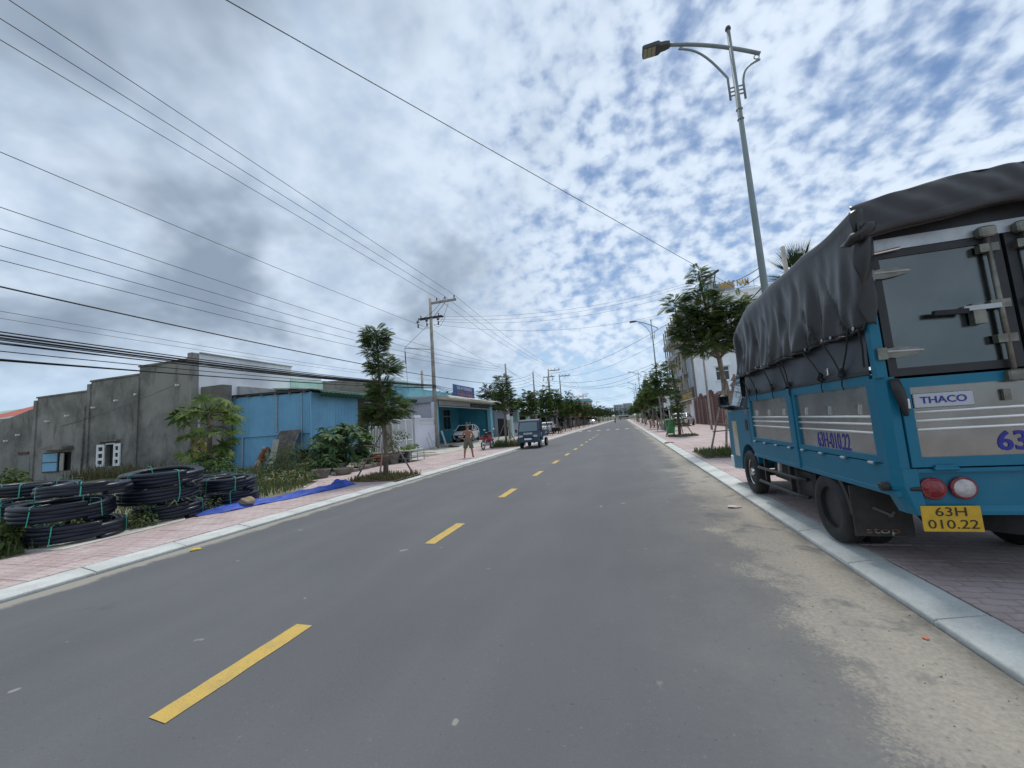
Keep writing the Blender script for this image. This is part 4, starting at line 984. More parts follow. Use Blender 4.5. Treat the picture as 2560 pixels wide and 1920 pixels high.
# ================================================================ poles, wires, lamps
def mv_pole(label, x, y, H=11.5, detail=True):
    t = thing('utility_pole', label, 'utility pole', (x, y, 0), 0, 'power poles along the left side')
    MB().tube([(0,0,-.1),(0,0,H)], [.17,.105], 12).build('pole', 'pole_concrete', t, True)
    MB().box(.05,2.15,-.06,.06,H-.46,H-.30).build('crossarm', 'pole_concrete', t)
    MB().tube([(.05,-.05,H-1.7),(1.3,-.05,H-.45)], .025, 6).build('arm_brace', 'galvanised', t)
    for dx_ in (.55,1.25,2.0):
        autosmooth(MB().lathe([(.02,0),(.02,.06),(.06,.08),(.03,.13),(.06,.16),(.03,.21),(.055,.24),(.02,.30)], (dx_,0,H-.30), n=10).build('insulator', 'insulator', t), 50)
    if detail:
        for s in (-1, 1): MB().box(-1.0,1.0,s*.13-.03,s*.13+.03,H-1.55,H-1.45).build('crossarm', 'black_metal', t)
        for dx_ in (-.95,-.2,.75):
            b = MB(); b.obox((dx_,-.3,H-1.75), (.14,.42,.14), (.5,0,.3)); b.lathe([(.05,0),(.07,.05),(.04,.1),(.07,.15),(.04,.2),(.06,.3)], (dx_-.05,-.2,H-2.2), n=8); b.build('fuse_cutout', 'insulator', t)
        for dx_ in (-.9,.6): MB().lathe([(.02,0),(.05,.06),(.03,.12),(.05,.2),(.02,.28)], (dx_,.1,H-1.45), n=8).build('insulator', 'insulator', t)
        for a, b, sg in (((-.95,-.3,H-1.6),(1.25,0,H-.02),.35),((.3,-.2,H-2.1),(1.5,0,H-.6),.5),((.3,-.2,H-2.1),(1.1,.2,H-1.5),.45),((-.9,-.3,H-2.2),(.1,0,H-2.0),.25)):
            a, b = Vector(a), Vector(b); MB().tube([a.lerp(b, i/8)-Vector((0,0,sg*4*(i/8)*(1-i/8))) for i in range(9)], .014, 5).build('jumper_wire', 'cable', t)
    return t
P1 = (-13.4, 25.95)
p1 = mv_pole('tall concrete power pole with crossarms by the lavender wall', *P1)
MB().tube([(0,0,7.55),(-1.2,-1.9,7.45)], .04, 8).build('guy_strut', 'galvanised', p1)
MB().tube([(0,-.1,9.6),(-1.2,-1.9,7.47)], .014, 5).build('guy_wire', 'cable_grey', p1); MB().tube([(-1.2,-1.9,7.45),(-1.1,-1.8,4.2)], .014, 5).build('guy_wire', 'cable_grey', p1); MB().tube([(-1.19,-1.89,7.2),(-1.17,-1.87,6.3)], .035, 6).build('guy_insulator', 'black_metal', p1)
mv_pole('second power pole from the camera, rising out of dark trees', -12.7, 70.2, 11.4)
mv_pole('third power pole from the camera with bare braced crossarm', -12.1, 79.5, 11.3, False)
mv_pole('fourth power pole standing before the far signboard building', -13.8, 144, 11.4, False)
mv_pole('farthest small power pole of the left row', -14, 221, 11.4, False)
def lv_pole(label, x, y, H, mt='pole_concrete', boxes=False, r=.11, z0=0):
    t = thing('utility_pole', label, 'utility pole', (x, y, z0), 0, 'low cable poles')
    MB().tube([(0,0,-.1),(0,0,H)], [r, r*.72], 10).build('pole', mt, t, True)
    if boxes:
        for z, s in ((2.0,.26),(3.0,.22)): MB().cbox(-s*.5,s*.5,-.36,-.12,z,z+.55,.02).build('meter_box', 'white_paint', t)
    return t
lv_pole('short concrete pole with meter boxes beside the garage', -11.15, 37.4, 7.75, boxes=True)
lv_pole('old leaning concrete post behind the garage roof', -16.5, 29.8, 6.7, r=.14)
lv_pole('grey pole beside the trees behind the small blue truck', -9.9, 44.5, 7.6)
t = lv_pole('dark brown pole with crossarm rising above the largest right tree', 7.6, 33.0, 12.3, r=.17)
MB().obox((0,-.1,12.15), (.12,2.2,.14), (0,.0,.35)).build('crossarm', 'black_metal', t)
MB().tube([(.1,0,11.0),(.5,.4,12.4)], .05, 6).build('arm_brace', 'black_metal', t)
for s in (-.9,-.3,.8): MB().tube([(s*.3,s,12.2),(s*.3-.55,s-.1,12.05)], .06, 8).build('insulator', 'insulator', t)
lv_pole('bare brown post right of the hotel sign', 7.25, 24.0, 8.0, r=.15)
lv_pole('slim leaning pole before the dark red fence', 6.45, 33.2, 7.2, r=.09)
lv_pole('post top showing behind the truck canvas next to the palm', 6.3, 16.2, 7.4, r=.10)
lv_pole('thin pale pole among the right trees beyond the bin', 4.6, 41, 7.0, r=.08)
NW = [0]
def wire(label, a, b, sag, r=.009, mt='cable', n=26, grp='overhead wires'):
    a, b = Vector(a), Vector(b)
    pts = [a.lerp(b, i/n) - Vector((0,0,sag*4*(i/n)*(1-i/n))) for i in range(n+1)]
    o = MB().tube(pts, r, 5).build('overhead_wire', mt, smooth=True, fix=False); tag(o, label, 'wire', grp); return o
for i, (dx_, xn) in enumerate(((.55,-13.75),(1.25,-13.05),(2.0,-12.35))):
    nm = ('lowest','middle','topmost')[i]
    wire(f'{nm} of three high power wires running to the upper left corner', (P1[0]+dx_, P1[1], 11.5), (xn-.5, -24, 11.6), .12, .011)
    wire(f'{nm} of three high wires from the tall pole to the second pole', (P1[0]+dx_, P1[1], 11.5), (-12.7+dx_, 70.2, 11.4), .7, .011)
    wire(f'{nm} of three high wires between the second and third power poles', (-12.7+dx_, 70.2, 11.4), (-12.1+dx_, 79.5, 11.3), .1, .012)
    wire(f'{nm} of three high wires from the third to the fourth power pole', (-12.1+dx_, 79.5, 11.3), (-13.8+dx_, 144, 11.4), .9, .013)
    wire(f'{nm} of three far high wires near the horizon', (-13.8+dx_, 144, 11.4), (-14+dx_, 221, 11.4), .9, .016)
wire('single wire below the crossarms from upper left to the tall pole', (-13.4,-20,9.1), (-13.4,25.9,9.1), .5, .010)
wire('single wire descending right from the tall pole into the trees', (-13.4,25.9,9.1), (-12.6,69.5,8.6), .9, .010)
for i, (za, zb) in enumerate(((7.15,7.55),(6.62,7.35),(6.25,7.15),(5.98,6.95))):
    wire(f'{ORD[i] if i else "topmost"} of four parallel house wires crossing behind the tall pole', (-13.5,-14,za+.75), (-11.15,37.4,zb), .9+.08*i, .009)
wire('thick black cable running above the bundle to the tall pole', (-13.4,-14,6.35), (-11.2,37.3,5.6), 1.0, .020)
wire('thin wire just under the thick black cable', (-13.4,-14,5.5), (-13.3,25.8,5.2), .55, .007, 'cable_grey')
wire('faint second thin wire under the thick black cable', (-13.5,-14,5.3), (-13.3,25.8,5.1), .55, .006, 'cable_grey')
# sagging telephone cable bundle
for i in range(9):
    z = random.uniform(-.10,.10); wire(f'{ORD[i] if i else "uppermost"} strand of the thick sagging black cable bundle', (-13.4+random.uniform(-.08,.08),-14,4.95+z), (-13.25,25.7,4.78+z*.5), .66+random.uniform(-.13,.13), random.uniform(.010,.018), grp='strands of the sagging cable bundle')
for i, (zn, sg, r) in enumerate(((4.45,.52,.016),(4.32,.60,.012),(4.0,.60,.018),(3.8,.50,.010),(3.55,.36,.012))):
    wire(f'{ORD[i] if i else "highest"} loose black cable hanging under the bundle', (-13.4,-14,zn), (-13.25,25.7,4.70-.04*i), sg, r)
wire('pale wire strung along the grey house wall', (-22.1,14.2,4.7), (-48,15,3.2), 1.0, .012, 'cable_grey')
for i in range(4):
    z = .05*i; wire(f'{("uppermost","second","third","lowest")[i]} cable drooping past the karaoke sign', (-13.25,25.7,4.8-z), (-11.2,37.3,5.0-z*4), .35+.12*i, .018, grp='cables between tall pole and meter pole')
    wire(f'{("lowest","second","third","uppermost")[i]} short cable from the meter pole into the left trees', (-11.15,37.4,5.2+z*6), (-9.9,44.5,6.2+z*8), .2, .012, grp='cables beyond the meter pole')
    wire(f'{("lowest","second","third","uppermost")[i]} long cable running along the left trees', (-9.9,44.5,6.6+z*8), (-12.1,79.5,8.0+z*10), .7, .012, grp='cables along the left trees')
# wires over the road
wire('long single wire crossing the sky from top left to the right pole', (-11.2,-3.3,9.66), (7.25,24,7.9), .03, .010)
for i, (za, zb) in enumerate(((10.1,12.15),(9.85,12.0),(9.7,11.6),(9.45,10.2))):
    wire(f'{ORD[i] if i else "uppermost"} of four wires crossing the road from the tall pole to the brown pole', (-13.0,26,za), (7.4,33,zb), 1.0+.1*i, .009)
for i, (a, b, s, r) in enumerate((((-12.7,70,9.2),(6.2,62,9.7),1.5,.022),((-12.1,79.5,9.3),(6.2,62,9.5),1.9,.022),((-12.1,79.5,8.9),(6.4,78,10.0),1.8,.022),((-12.1,79.5,9.0),(5.5,95,9.4),.9,.015),((-12.7,70,10.5),(7.6,33,10.6),1.4,.018),((-12.7,70,10.2),(7.6,33,9.6),2.0,.012),((-13.8,144,10.4),(5,120,9.6),1.6,.02),((-13.8,144,9.5),(5,118,8.8),1.2,.02),((-13.8,144,8.6),(5,140,9.2),1.0,.02),((-12.7,70,8.4),(-11.15,37.4,7.4),1.0,.012))):
    wire(('highest slack cable over the road beyond the tall pole','second slack cable over the road, joined by a loop','dark slack cable crossing the road between trees','thin cable crossing the road at the third pole','steep cable rising right over the road to the brown pole','lower steep cable rising right to the brown pole','first of the faint far wires over the road','second of the faint far wires over the road','third of the faint far wires over the road','wire from the meter pole to the second power pole')[i], a, b, s, r)
wire('upper wire from the brown pole back past the lamp post', (7.6,33,12.2), (3.3,9.6,4.62), .5, .010)
wire('middle wire from the brown pole back past the lamp post', (7.6,33,11.4), (3.3,9.6,4.45), .5, .010)
wire('lowest black cable from the right post behind the canvas', (7.6,33,9.5), (3.3,9.6,4.2), .6, .014)

# street lamps
def street_lamp():
    t = thing('street_lamp', 'x', 'street lamp', (0,0,PZ)); H = 10.45
    MB().tube([(0,0,0),(0,0,H*.55),(0,0,H)], [.084,.066,.042], 12).build('pole', 'lamp_grey', t, True)
    autosmooth(MB().lathe([(.22,0),(.22,.03),(.12,.06),(.11,.5),(.10,.55)]).build('base', 'lamp_grey', t), 40)
    MB().lathe([(.06,0),(.065,.03),(.05,.08),(.0,.11)], (0,0,H), n=12).build('finial', 'lamp_dark', t)
    arm = [(.58-1.93*u, 0, H-.84+1.30*u-.36*u*u) for u in [i/14 for i in range(15)]]
    MB().tube(arm, [.042]*15, 8).build('arm', 'lamp_grey', t, True)
    tip = Vector(arm[-1]); low = Vector(arm[0])
    hd = thing_part_head(t, tip)
    def curl(pts, nm='bracket'): MB().tube(pts, .025, 6).build(nm, 'lamp_grey', t, True)
    a0 = Vector((-1.12,0,H-.10)); c0 = Vector((-.15,0,H-1.22))
    curl([a0.lerp(c0, u)+Vector((0,0,.24*math.sin(PI*u))) for u in [i/10 for i in range(11)]] + [(-.15,0,H-1.80)])
    b0 = Vector((.56,0,H-.98)); c1 = Vector((.16,0,H-1.42))
    curl([b0.lerp(c1, u)+Vector((-.09*math.sin(PI*u),0,.09*math.sin(PI*u))) for u in [i/10 for i in range(11)]] + [(.16,0,H-1.85)])
    for z in (H-1.50,H-1.60,H-1.70):
        MB().tube([(-.16,0,z),(.16,0,z)], .018, 6).build('bracket_rung', 'lamp_grey', t)
    for c in ((-1.04,0,H-.02),(.50,0,H-.895)):
        MB().tube([(c[0]+.055*math.cos(a),0,c[2]+.055*math.sin(a)) for a in [2*PI*i/12 for i in range(12)]], .012, 5, closed=True).build('ring', 'lamp_grey', t)
    for z in (H-2.1,H-2.35): MB().lathe([(.066,0),(.074,.008),(.074,.02),(.066,.03)], (0,0,z), n=12).build('band', 'lamp_grey', t)
    return t
def thing_part_head(t, tip):
    m = MB(); x, z = tip.x, tip.z
    o = m.prism([(x+.05,-.06),(x-.05,-.09),(x-.16,-.10),(x-.22,-.16),(x-.30,-.16),(x-.58,-.155),(x-.61,-.12),(x-.61,.12),(x-.58,.155),(x-.30,.16),(x-.22,.16),(x-.16,.10),(x-.05,.09),(x+.05,.06)], z-.055, z+.06, 'z').build('lamp_head', 'lamp_dark', t)
    soft(o, .015, 2); 
    for i in range(3): MB().box(x-.59+.10*i,x-.50+.10*i,-.135,.135,z-.066,z-.053).build('led_panel', 'lamp_led', o)
    return o
lamp = street_lamp()
for i, (x, y) in enumerate(((3.28,9.6),(3.35,38.6),(3.6,82),(3.75,108),(3.8,126))):
    o = lamp if i == 0 else copy_tree(lamp)
    o.location = (x, y, PZ); tag(o, f'{ORD[i]} grey street lamp with curved arm along the right kerb' if i else 'nearest grey street lamp rising behind the parked truck', 'street lamp', 'street lamps along the right kerb')

# ================================================================ right side: bin, fence, hotel
t = thing('wheelie_bin', 'large green plastic wheeled bin on the right pavement', 'bin', (2.98, 28.5, PZ))
def taper(z0, z1, a0, a1, m=None):
    m = m or MB(); m.add([(-a0[0],-a0[1],z0),(a0[0],-a0[1],z0),(a0[0],a0[1],z0),(-a0[0],a0[1],z0),(-a1[0],-a1[1],z1),(a1[0],-a1[1],z1),(a1[0],a1[1],z1),(-a1[0],a1[1],z1)], [(0,3,2,1),(4,5,6,7),(0,1,5,4),(1,2,6,5),(2,3,7,6),(3,0,4,7)]); return m
soft(taper(.08, .92, (.22,.24), (.30,.34)).build('body', 'bin_green', t), .02)
soft(taper(.92, .97, (.325,.365), (.325,.365)).build('rim', 'bin_green', t), .01)
soft(taper(.975, 1.06, (.32,.36), (.25,.30)).build('lid', 'bin_green', t), .02)
for x in (-.22,.22): MB().lathe([(.10,-.03),(.10,.03)], (x,.24,.10), 'x', 16).build('wheel', 'rubber', t)
MB().tube([(-.22,.39,1.0),(.22,.39,1.0)], .018, 8).build('handle', 'bin_green', t)
for i, (x, y) in enumerate(((3.3,46.5),(3.1,40.5))):
    o = MB().tube([(x-.4,y,PZ+.12),(x-.2,y-.1,PZ+.45),(x+.2,y,PZ+.45),(x+.4,y+.1,PZ+.1)], .03, 6).build('plastic_stool', 'orange_plastic' if i == 0 else 'stake_wood'); tag(o, ('low orange plastic stool under the far right trees','low brown trestle under the right trees')[i], 'stool')
# dark red zigzag fence
def brick_face(m, x, y0, y1, z0, z1): m.box(x-.06, x+.06, y0, y1, z0, z1)
t = thing('red_fence', 'dark red brick fence of stepped panels between pale piers', 'fence', (0,0,0))
FX = 8.75
segs = [(36.2,38.4,3.2),(39.3,42.2,3.25),(42.6,45.2,3.7),(45.7,47.6,3.3),(48.2,49.8,3.65),(50.5,52.2,3.35)]
for y0, y1, H in segs:
    p = MB(); n = 4
    for i in range(n): p.box(FX-.10, FX+.10, y0+(y1-y0)*i/n, y0+(y1-y0)*(i+1)/n-.001, .05, H-.18*abs(i-1.2))
    pn = p.build('panel', 'brick_red', t)
    for z in np.arange(.3, 3.0, .3): MB().box(FX-.108,FX-.10,y0+.02,y1-.02,float(z),float(z)+.025).build('course_line', 'dirty_concrete', pn)
for y in (35.8,38.8,42.4,45.45,47.9,50.15,52.5): MB().box(FX-.2,FX+.18,y-.22,y+.22,.05,2.9 if y < 50 else 3.3).build('pier', 'brick_pale', t)
for y in (38.8,): 
    MB().prism([(FX-.35,2.9),(FX+.33,2.9),(FX+.15,3.2),(FX-.17,3.2)], y-.35, y+.35, 'y').build('pier_cap', 'brick_red', t)
t = thing('gate_shop', 'small shop with dark red signboard and pale shutters beside the fence', 'shop', (0,0,0))
MB().box(FX+.4,FX+6,53.6,66.5,.05,3.2).build('wall', 'hotel_cream', t)
MB().box(FX-.1,FX+.1,53.2,66.8,3.3,4.75).build('signboard', 'sign_dark', t)
MB().box(FX-.3,FX+6,53.0,53.4,.05,3.1).build('end_wall', 'white_wall', t)
MB().prism([(FX-.4,3.15),(FX-.4,3.3),(FX+6,4.3),(FX+6,4.1)], 53.0, 66.9, 'y').build('awning', 'roof_cream', t)
for i in range(4): MB().box(FX+.3,FX+.39,54.0+3*i,56.4+3*i,.1,2.7).build('shutter', ('roof_cream','white_wall')[i%2], t)
MB().box(FX+.15,FX+.29,53.6,56.6,.1,.95).build('counter', 'black_metal', t)
text('lettering', 'THANH NGỌC', 1.05, 'sign_yellow', t, (FX-.115,58.0,3.75), (PI/2,0,-PI/2), wd=8.6, bold=.03)
text('lettering', 'SHOP', .5, 'sign_yellow', t, (FX-.115,56.6,4.45), (PI/2,0,-PI/2), sx=1.2)
# hotel
HX, HY, HH = 10.0, 58.0, 17.6
t = thing('hotel', 'white five storey hotel with cream balcony front behind the right trees', 'hotel', (0,0,0))
side = [(x, x+1.7, z, z+1.9) for z in (2.2,5.6,9.0,12.4) for x in (12.6,15.6,18.6)]
wall_cells(MB(), 'y', HY, .3, [HX, 26], [0, HH], side).build('wall', 'white_wall', t)
for a, b, z0, z1 in side:
    w = MB().box(a, b, HY+.14, HY+.18, z0, z1).build('window', 'glass_dark', t)
    fr = MB()
    for x in (a, (a+b)/2-.04, b-.08): fr.box(x, x+.08, HY+.07, HY+.138, z0, z1)
    for z in (z0, z0+1.25, z1-.08): fr.box(a+.08, b-.08, HY+.075, HY+.135, z, z+.08)
    fr.build('frame', 'white_paint', w); MB().box(a-.1,b+.1,HY-.12,HY,z0-.12,z0).build('sill', 'white_wall', w); MB().box(a-.12,b+.12,HY-.25,HY,z1+.05,z1+.15).build('hood', 'white_wall', w)
front = [(HY+2.6+5.2*i, HY+5.9+5.2*i, z, z+2.3) for z in (4.3,7.6,10.9,14.2) for i in range(4)]
wall_cells(MB(), 'x', HX, .3, [HY+.31, 81], [0, HH], front).build('front_wall', 'hotel_cream', t)
for a, b, z0, z1 in front:
    w = MB().box(HX-.28, HX-.24, a, b, z0, z1).build('window', 'glass_dark', t)
for z in (3.9,7.2,10.5,13.8):
    bl = MB().box(HX-1.3,HX-.302,HY+2.0,80.5,z-.12,z+.08).build('balcony', 'hotel_grey', t)
    MB().box(HX-1.3,HX-1.22,HY+2.0,80.5,z+.08,z+.75).build('balcony_rail', 'hotel_grey', bl)
    for y in np.arange(HY+2.0, 80.6, 3.0): MB().box(HX-1.34,HX-1.14,float(y),float(y)+.22,z+.08,z+3.1).build('balcony_post', 'hotel_cream', bl)
MB().box(HX-.6,HX-.301,HY,HY+1.9,0,HH+.3).build('corner_pier', 'hotel_grey', t)
MB().box(HX-.35,26.1,HY-.1,81.1,HH,HH+.22).build('cornice', 'white_wall', t)
MB().box(12.8,16.4,HY+.6,HY+3.5,HH+.22,HH+1.6).build('roof_room', 'hotel_grey', t)
MB().tube([(12.3+2.2*math.cos(a),HY-.06,14.6+1.2*math.sin(a)) for a in [PI*i/14 for i in range(15)]], .16, 6).build('arch_moulding', 'white_wall', t)
s = thing('roof_sign', 'green and gold hotel letters standing on the white hotel roof', 'sign', (0,0,0))
text('lettering', 'HOTEL', 1.35, 'green_letter', s, (13.0,HY-.15,HH+1.25), (PI/2,0,0), ext=.06, wd=2.35, bold=.03)
text('lettering', 'NGỌC NAM', 1.25, 'gold_letter', s, (16.15,HY-.15,HH+1.05), (PI/2,0,0), ext=.06, wd=3.65, bold=.03)
MB().box(11.0,19.0,HY-.06,HY-.02,HH+.35,HH+.42).build('rail', 'galvanised', s)
for x in (11.2,13.5,16,18.6): MB().tube([(x,HY-.04,HH+.2),(x,HY-.04,HH+1.4)], .03, 6).build('post', 'galvanised', s)
text('lettering', 'NHÀ HÀNG', .7, 'green_letter', s, (13.9,HY-.15,HH-.6), (PI/2,0,0), sx=.9)
# white low houses right beyond the hotel
for i, (y, d, H, mt, lb) in enumerate(((84,14,6,'white_wall','pale two storey house beyond the hotel on the right'),(100,18,4.5,'hotel_cream','cream low house behind the far right trees'),(121,22,5.5,'mint_wall','mint house behind the far right trees'),(146,30,4.2,'white_wall','white shed row near the right vanishing point'))):
    t = thing('roadside_house', lb, 'house', (9.4, y, 0))
    MB().box(0,9,0,d,0,H).build('wall', mt, t); MB().box(-.4,9.3,-.2,d+.2,H,H+.25).build('roof', 'roof_cream', t)
    for j in range(int(d//5)): 
        w = MB().box(-.03,.0,1+5*j,3.6+5*j,.3,2.7).build('door', 'dark_opening', t)
        if H > 4.4: MB().box(-.03,.0,1.4+5*j,3.2+5*j,H-1.9,H-.6).build('window', 'glass_dark', t)
t = thing('roof_pavilion', 'pinkish tiered roof finial showing beside the truck cab', 'pavilion', (10.25, 40.2, 0))
for z, r in ((3.7,.50),(4.2,.34)): autosmooth(MB().lathe([(r,0),(r*.95,.08),(r*.35,.42),(r*.3,.6)], (0,0,z), n=4).build('roof_tier', 'brick_pale', t), 30)
MB().box(-.3,.3,-.3,.3,.05,3.7).build('pier', 'brick_pale', t)
# palm behind the truck
t = thing('palm_tree', 'spiky fan palm showing above the truck canvas', 'tree', (7.1, 17.2, PZ))
MB().tube([(0,0,-.1),(.05,0,2.5),(0,0,6.2)], [.16,.13,.11], 10).build('trunk', 'bark', t, True)
m = MB()
for i in range(60):
    a = i*2.4; e = RNG.random()*1.9-.6; d = np.array([math.cos(a)*math.cos(e), math.sin(a)*math.cos(e), math.sin(e)])
    for k in range(9):
        b = a+(k-4)*.16; el = e-.1*abs(k-4)*.3; l = 1.0*(1-.05*abs(k-4)); p = np.array([0,0,6.3])+d*.6
        q = p+np.array([math.cos(b)*math.cos(el),math.sin(b)*math.cos(el),math.sin(el)])*l; w = np.array([-math.sin(b),math.cos(b),0])*.018
        m.add([tuple(p-w),tuple(p+w),tuple(q)], [(0,1,2)])
m.build('crown', 'leaf_dark', t, fix=False)
# ---- background trees on the left -------------------------------------------
def big_tree(label, x, y, H, cl, mt='leaf_dark', size=.7, name='shade_tree'):
    t = thing(name, label, 'tree', (x, y, 0), 0, 'large background trees')
    limbs([(0,0,-.1),(.1,0,H*.35),(0,.1,H*.7)], .22, .08, [((0,0,H*.4),(c[0]*.8,c[1]*.8,c[2]),.09) for c in cl]).build('trunk', 'bark', t, True)
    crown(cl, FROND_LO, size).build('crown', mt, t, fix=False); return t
big_tree('dark bushy tree behind the karaoke sign', -20.5, 43, 6, [(0,0,4.6,2.2,2.2,1.4,170),(1.8,.5,4.2,1.6,1.6,1.2,110),(-2,0,4.2,1.6,1.6,1.2,90)])
big_tree('dark tree rising right of the garage roof', -15.5, 46, 7, [(0,0,4.8,2.0,2.0,1.6,170),(1.6,0,4.3,1.6,1.6,1.4,130),(-1,1,5.8,1.3,1.3,1.0,80),(.5,0,2.8,2.2,2.0,1.2,120)])
big_tree('broad dark tree behind the second power pole', -13.0, 62, 8, [(0,0,5.2,2.6,2.4,1.7,220),(2,0,4.6,2,2,1.6,150),(-2,0,5,2,2,1.5,130),(.5,0,2.8,2.8,2.6,1.4,150)])
big_tree('lower dark tree left of the broad one', -16.5, 56, 6, [(0,0,3.8,2.2,2.2,1.8,180),(2,0,3.2,2,2,1.6,140)])
big_tree('dark bushy tree at the third power pole', -11.5, 84, 7, [(0,0,4.6,2.4,2.4,1.8,170),(1.8,0,3.6,2,2,1.6,130)])
big_tree('roadside tree clump right of the signboard building', -12, 118, 8, [(0,0,4.6,3,3,2,200),(3,0,3.8,2.4,2.4,1.6,130)])
for i, (x, y, s) in enumerate(((-12,150,1.1),(-11,178,1.2),(-10.5,205,1.3),(-9.5,240,1.3),(-9,280,1.5),(10,130,1.1),(9,165,1.2),(9,200,1.3),(8.5,245,1.4),(7,300,1.6),(-7,330,1.7),(0,345,1.6))):
    big_tree(f'{ORD[i % 5]} far dark tree clump behind the left kerb trees' if i < 5 else f'{ORD[i % 5]} far dark tree clump behind the right kerb trees' if i < 10 else ('left' if i == 10 else 'right')+' dark tree closing the far end of the road', x, y, 8*s, [(0,0,4.2*s,3*s,3*s,2*s,150),(2*s,0,3.2*s,2.2*s,2.2*s,1.5*s,90)], size=1.1)
for i, (x, y, w, h) in enumerate(((-15.5,50,3.2,3.6),(-13.2,54,2.4,3.0),(-18,64,4,4),(-13.4,73,3,3.6),(-14.5,92,3.6,4.2),(-14.5,108,3.6,4.0),(-12,131,3.2,3.6),(11.5,74,2.2,3.2),(7.8,92,2.0,3.4),(7.4,112,2.2,3.4))):
    t = thing('dense_shrub', f'{ORD[i if i < 7 else i-7]} dense dark shrub mass behind the {"left" if i < 7 else "right"} row of street trees', 'shrub', (x, y, 0), 0, 'dense shrubs behind the street trees')
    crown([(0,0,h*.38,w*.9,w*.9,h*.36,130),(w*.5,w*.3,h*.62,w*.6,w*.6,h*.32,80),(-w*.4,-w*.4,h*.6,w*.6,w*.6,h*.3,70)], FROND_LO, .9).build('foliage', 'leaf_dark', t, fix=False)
    limbs([(0,0,-.1),(0,.1,h*.3),(.1,0,h*.6)], .09, .03, []).build('stem', 'bark', t, True)
# conifer with tiered branches by the second pole
t = thing('norfolk_pine', 'tiered conifer top beside the second power pole', 'tree', (-12.2, 66.5, 0))
MB().tube([(0,0,0),(0,0,9.2)], [.16,.03], 8).build('trunk', 'bark', t, True)
m = MB()
for k in range(7):
    z = 4.6+.65*k; r = 1.9-.23*k
    for j in range(7):
        a = 2*PI*j/7+k*.4; m.np(place(FROND[0], (0,0,z), a, .15, 0, r), FROND[1])
m.build('crown', 'leaf_dark', t, fix=False)
# ---- buildings farther along the left ---------------------------------------
t = thing('mint_cottage', 'grey fronted cottage with mint side wall beyond the garage', 'house', (-13.6, 40.2, 0))
MB().box(-8,0,0,9,.02,3.2).build('wall', 'hotel_grey', t); MB().box(-.02,.35,8.3,9.1,.02,3.4).build('pier', 'mint_wall', t)
MB().prism([(-8.4,3.9),(-8.4,4.0),(.7,3.5),(.7,3.4)], -.4, 9.4, 'y').build('roof', 'roof_green', t)
for y in (1,4.2): MB().box(.001,.03,y,y+2.2,.1,2.3).build('door', 'dark_opening', t)
t = thing('garden_wall', 'low grey garden wall with mint gate pier beside the meter pole', 'wall', (-11.6, 39.6, 0))
MB().box(-.1,.1,0,7.5,.02,1.7).build('wall', 'hotel_grey', t); MB().box(-.25,.25,7.5,8.0,.02,2.6).build('pier', 'mint_wall', t); MB().box(-.25,.25,-.5,0,.02,2.4).build('pier', 'mint_wall', t)
for i, (y, d, H, mt, lb) in enumerate(((52,9,2.6,'old_render','low brown shed behind the white parked sedan'),(66,12,3.0,'hotel_grey','grey walled house behind the left trees'),(82,14,3.2,'patched_render','pale patched workshop behind the left trees'),(99,12,3.4,'wood_board','brown open fronted stall with yellow signboard'),(114,16,3.2,'old_render','low shop row with an orange sign on the left'),(134,26,3.6,'white_wall','white low shops near the left vanishing point'))):
    t = thing('roadside_house', lb, 'house', (-11.8, y, 0))
    MB().box(-8,0,0,d,0,H).build('wall', mt, t); MB().box(-8.2,.9,-.2,d+.2,H,H+.15).build('roof', ('roof_pale_green','asbestos','roof_red')[i%3], t)
    for j in range(int(d//4)): MB().box(0,.03,.6+4*j,3.2+4*j,.1,2.3).build('door', 'dark_opening', t)
    if i in (3,4):
        MB().box(.92,1.0,.5,d-.5,2.5,3.3).build('signboard', ('sign_yellow','sign_red')[i-3], t)
t = thing('banner_building', 'cream block with teal roof and red rooftop letters far left of the road', 'building', (-22, 150, 0))
MB().box(0,9.5,0,16,0,8.8).build('wall', 'hotel_cream', t); MB().box(-6,0,2,16,0,8.2).build('wall', 'white_wall', t); MB().box(-6.4,9.9,-.4,16.4,8.8,9.7).build('roof', 'sky_wall', t)
for z in (2,5.4):
    for x in (.8,3.8,6.8): 
        w = MB().box(x,x+1.8,-.05,-.001,z,z+1.9).build('window', 'glass_dark', t); MB().box(x+.86,x+.94,-.08,-.051,z,z+1.9).build('frame', 'white_paint', w)
text('lettering', 'TRUNG TÂM ĐÀO TẠO', 1.2, 'sign_red', t, (6.6,.1,10.6), (PI/2,0,0), ext=.05, sx=.42, bold=.03)
for i, (x0, n) in enumerate(((-9.5,4),(0,4))):
    t = thing('apartment_tower', ('left','right')[i]+' part of the distant pale apartment towers at the road end', 'apartment block', (x0, 420+6*i, 0))
    H = 15.6+1.0*i
    for k in range(n):
        w = 9.3/n; MB().box(k*w,(k+.62)*w,0,14,0,H).build('bay', 'tower_cream', t); MB().box((k+.62)*w,(k+1)*w,.5,13.5,0,H-.4).build('stair_bay', 'tower_blue', t)
        for j in range(6): MB().box(k*w+.25,(k+.62)*w-.25,-.06,-.001,2+2.2*j,3.1+2.2*j).build('window', 'tower_blue', t)
stuff(MB().grid(lambda u, v: (-60+120*u, 355+12*v, 2.2+1.5*math.sin(u*23)+1.0*math.sin(u*61+1)+v*1.0 if v > 0 else 0), 120, 3).build('far_wood', 'far_canopy', smooth=True))
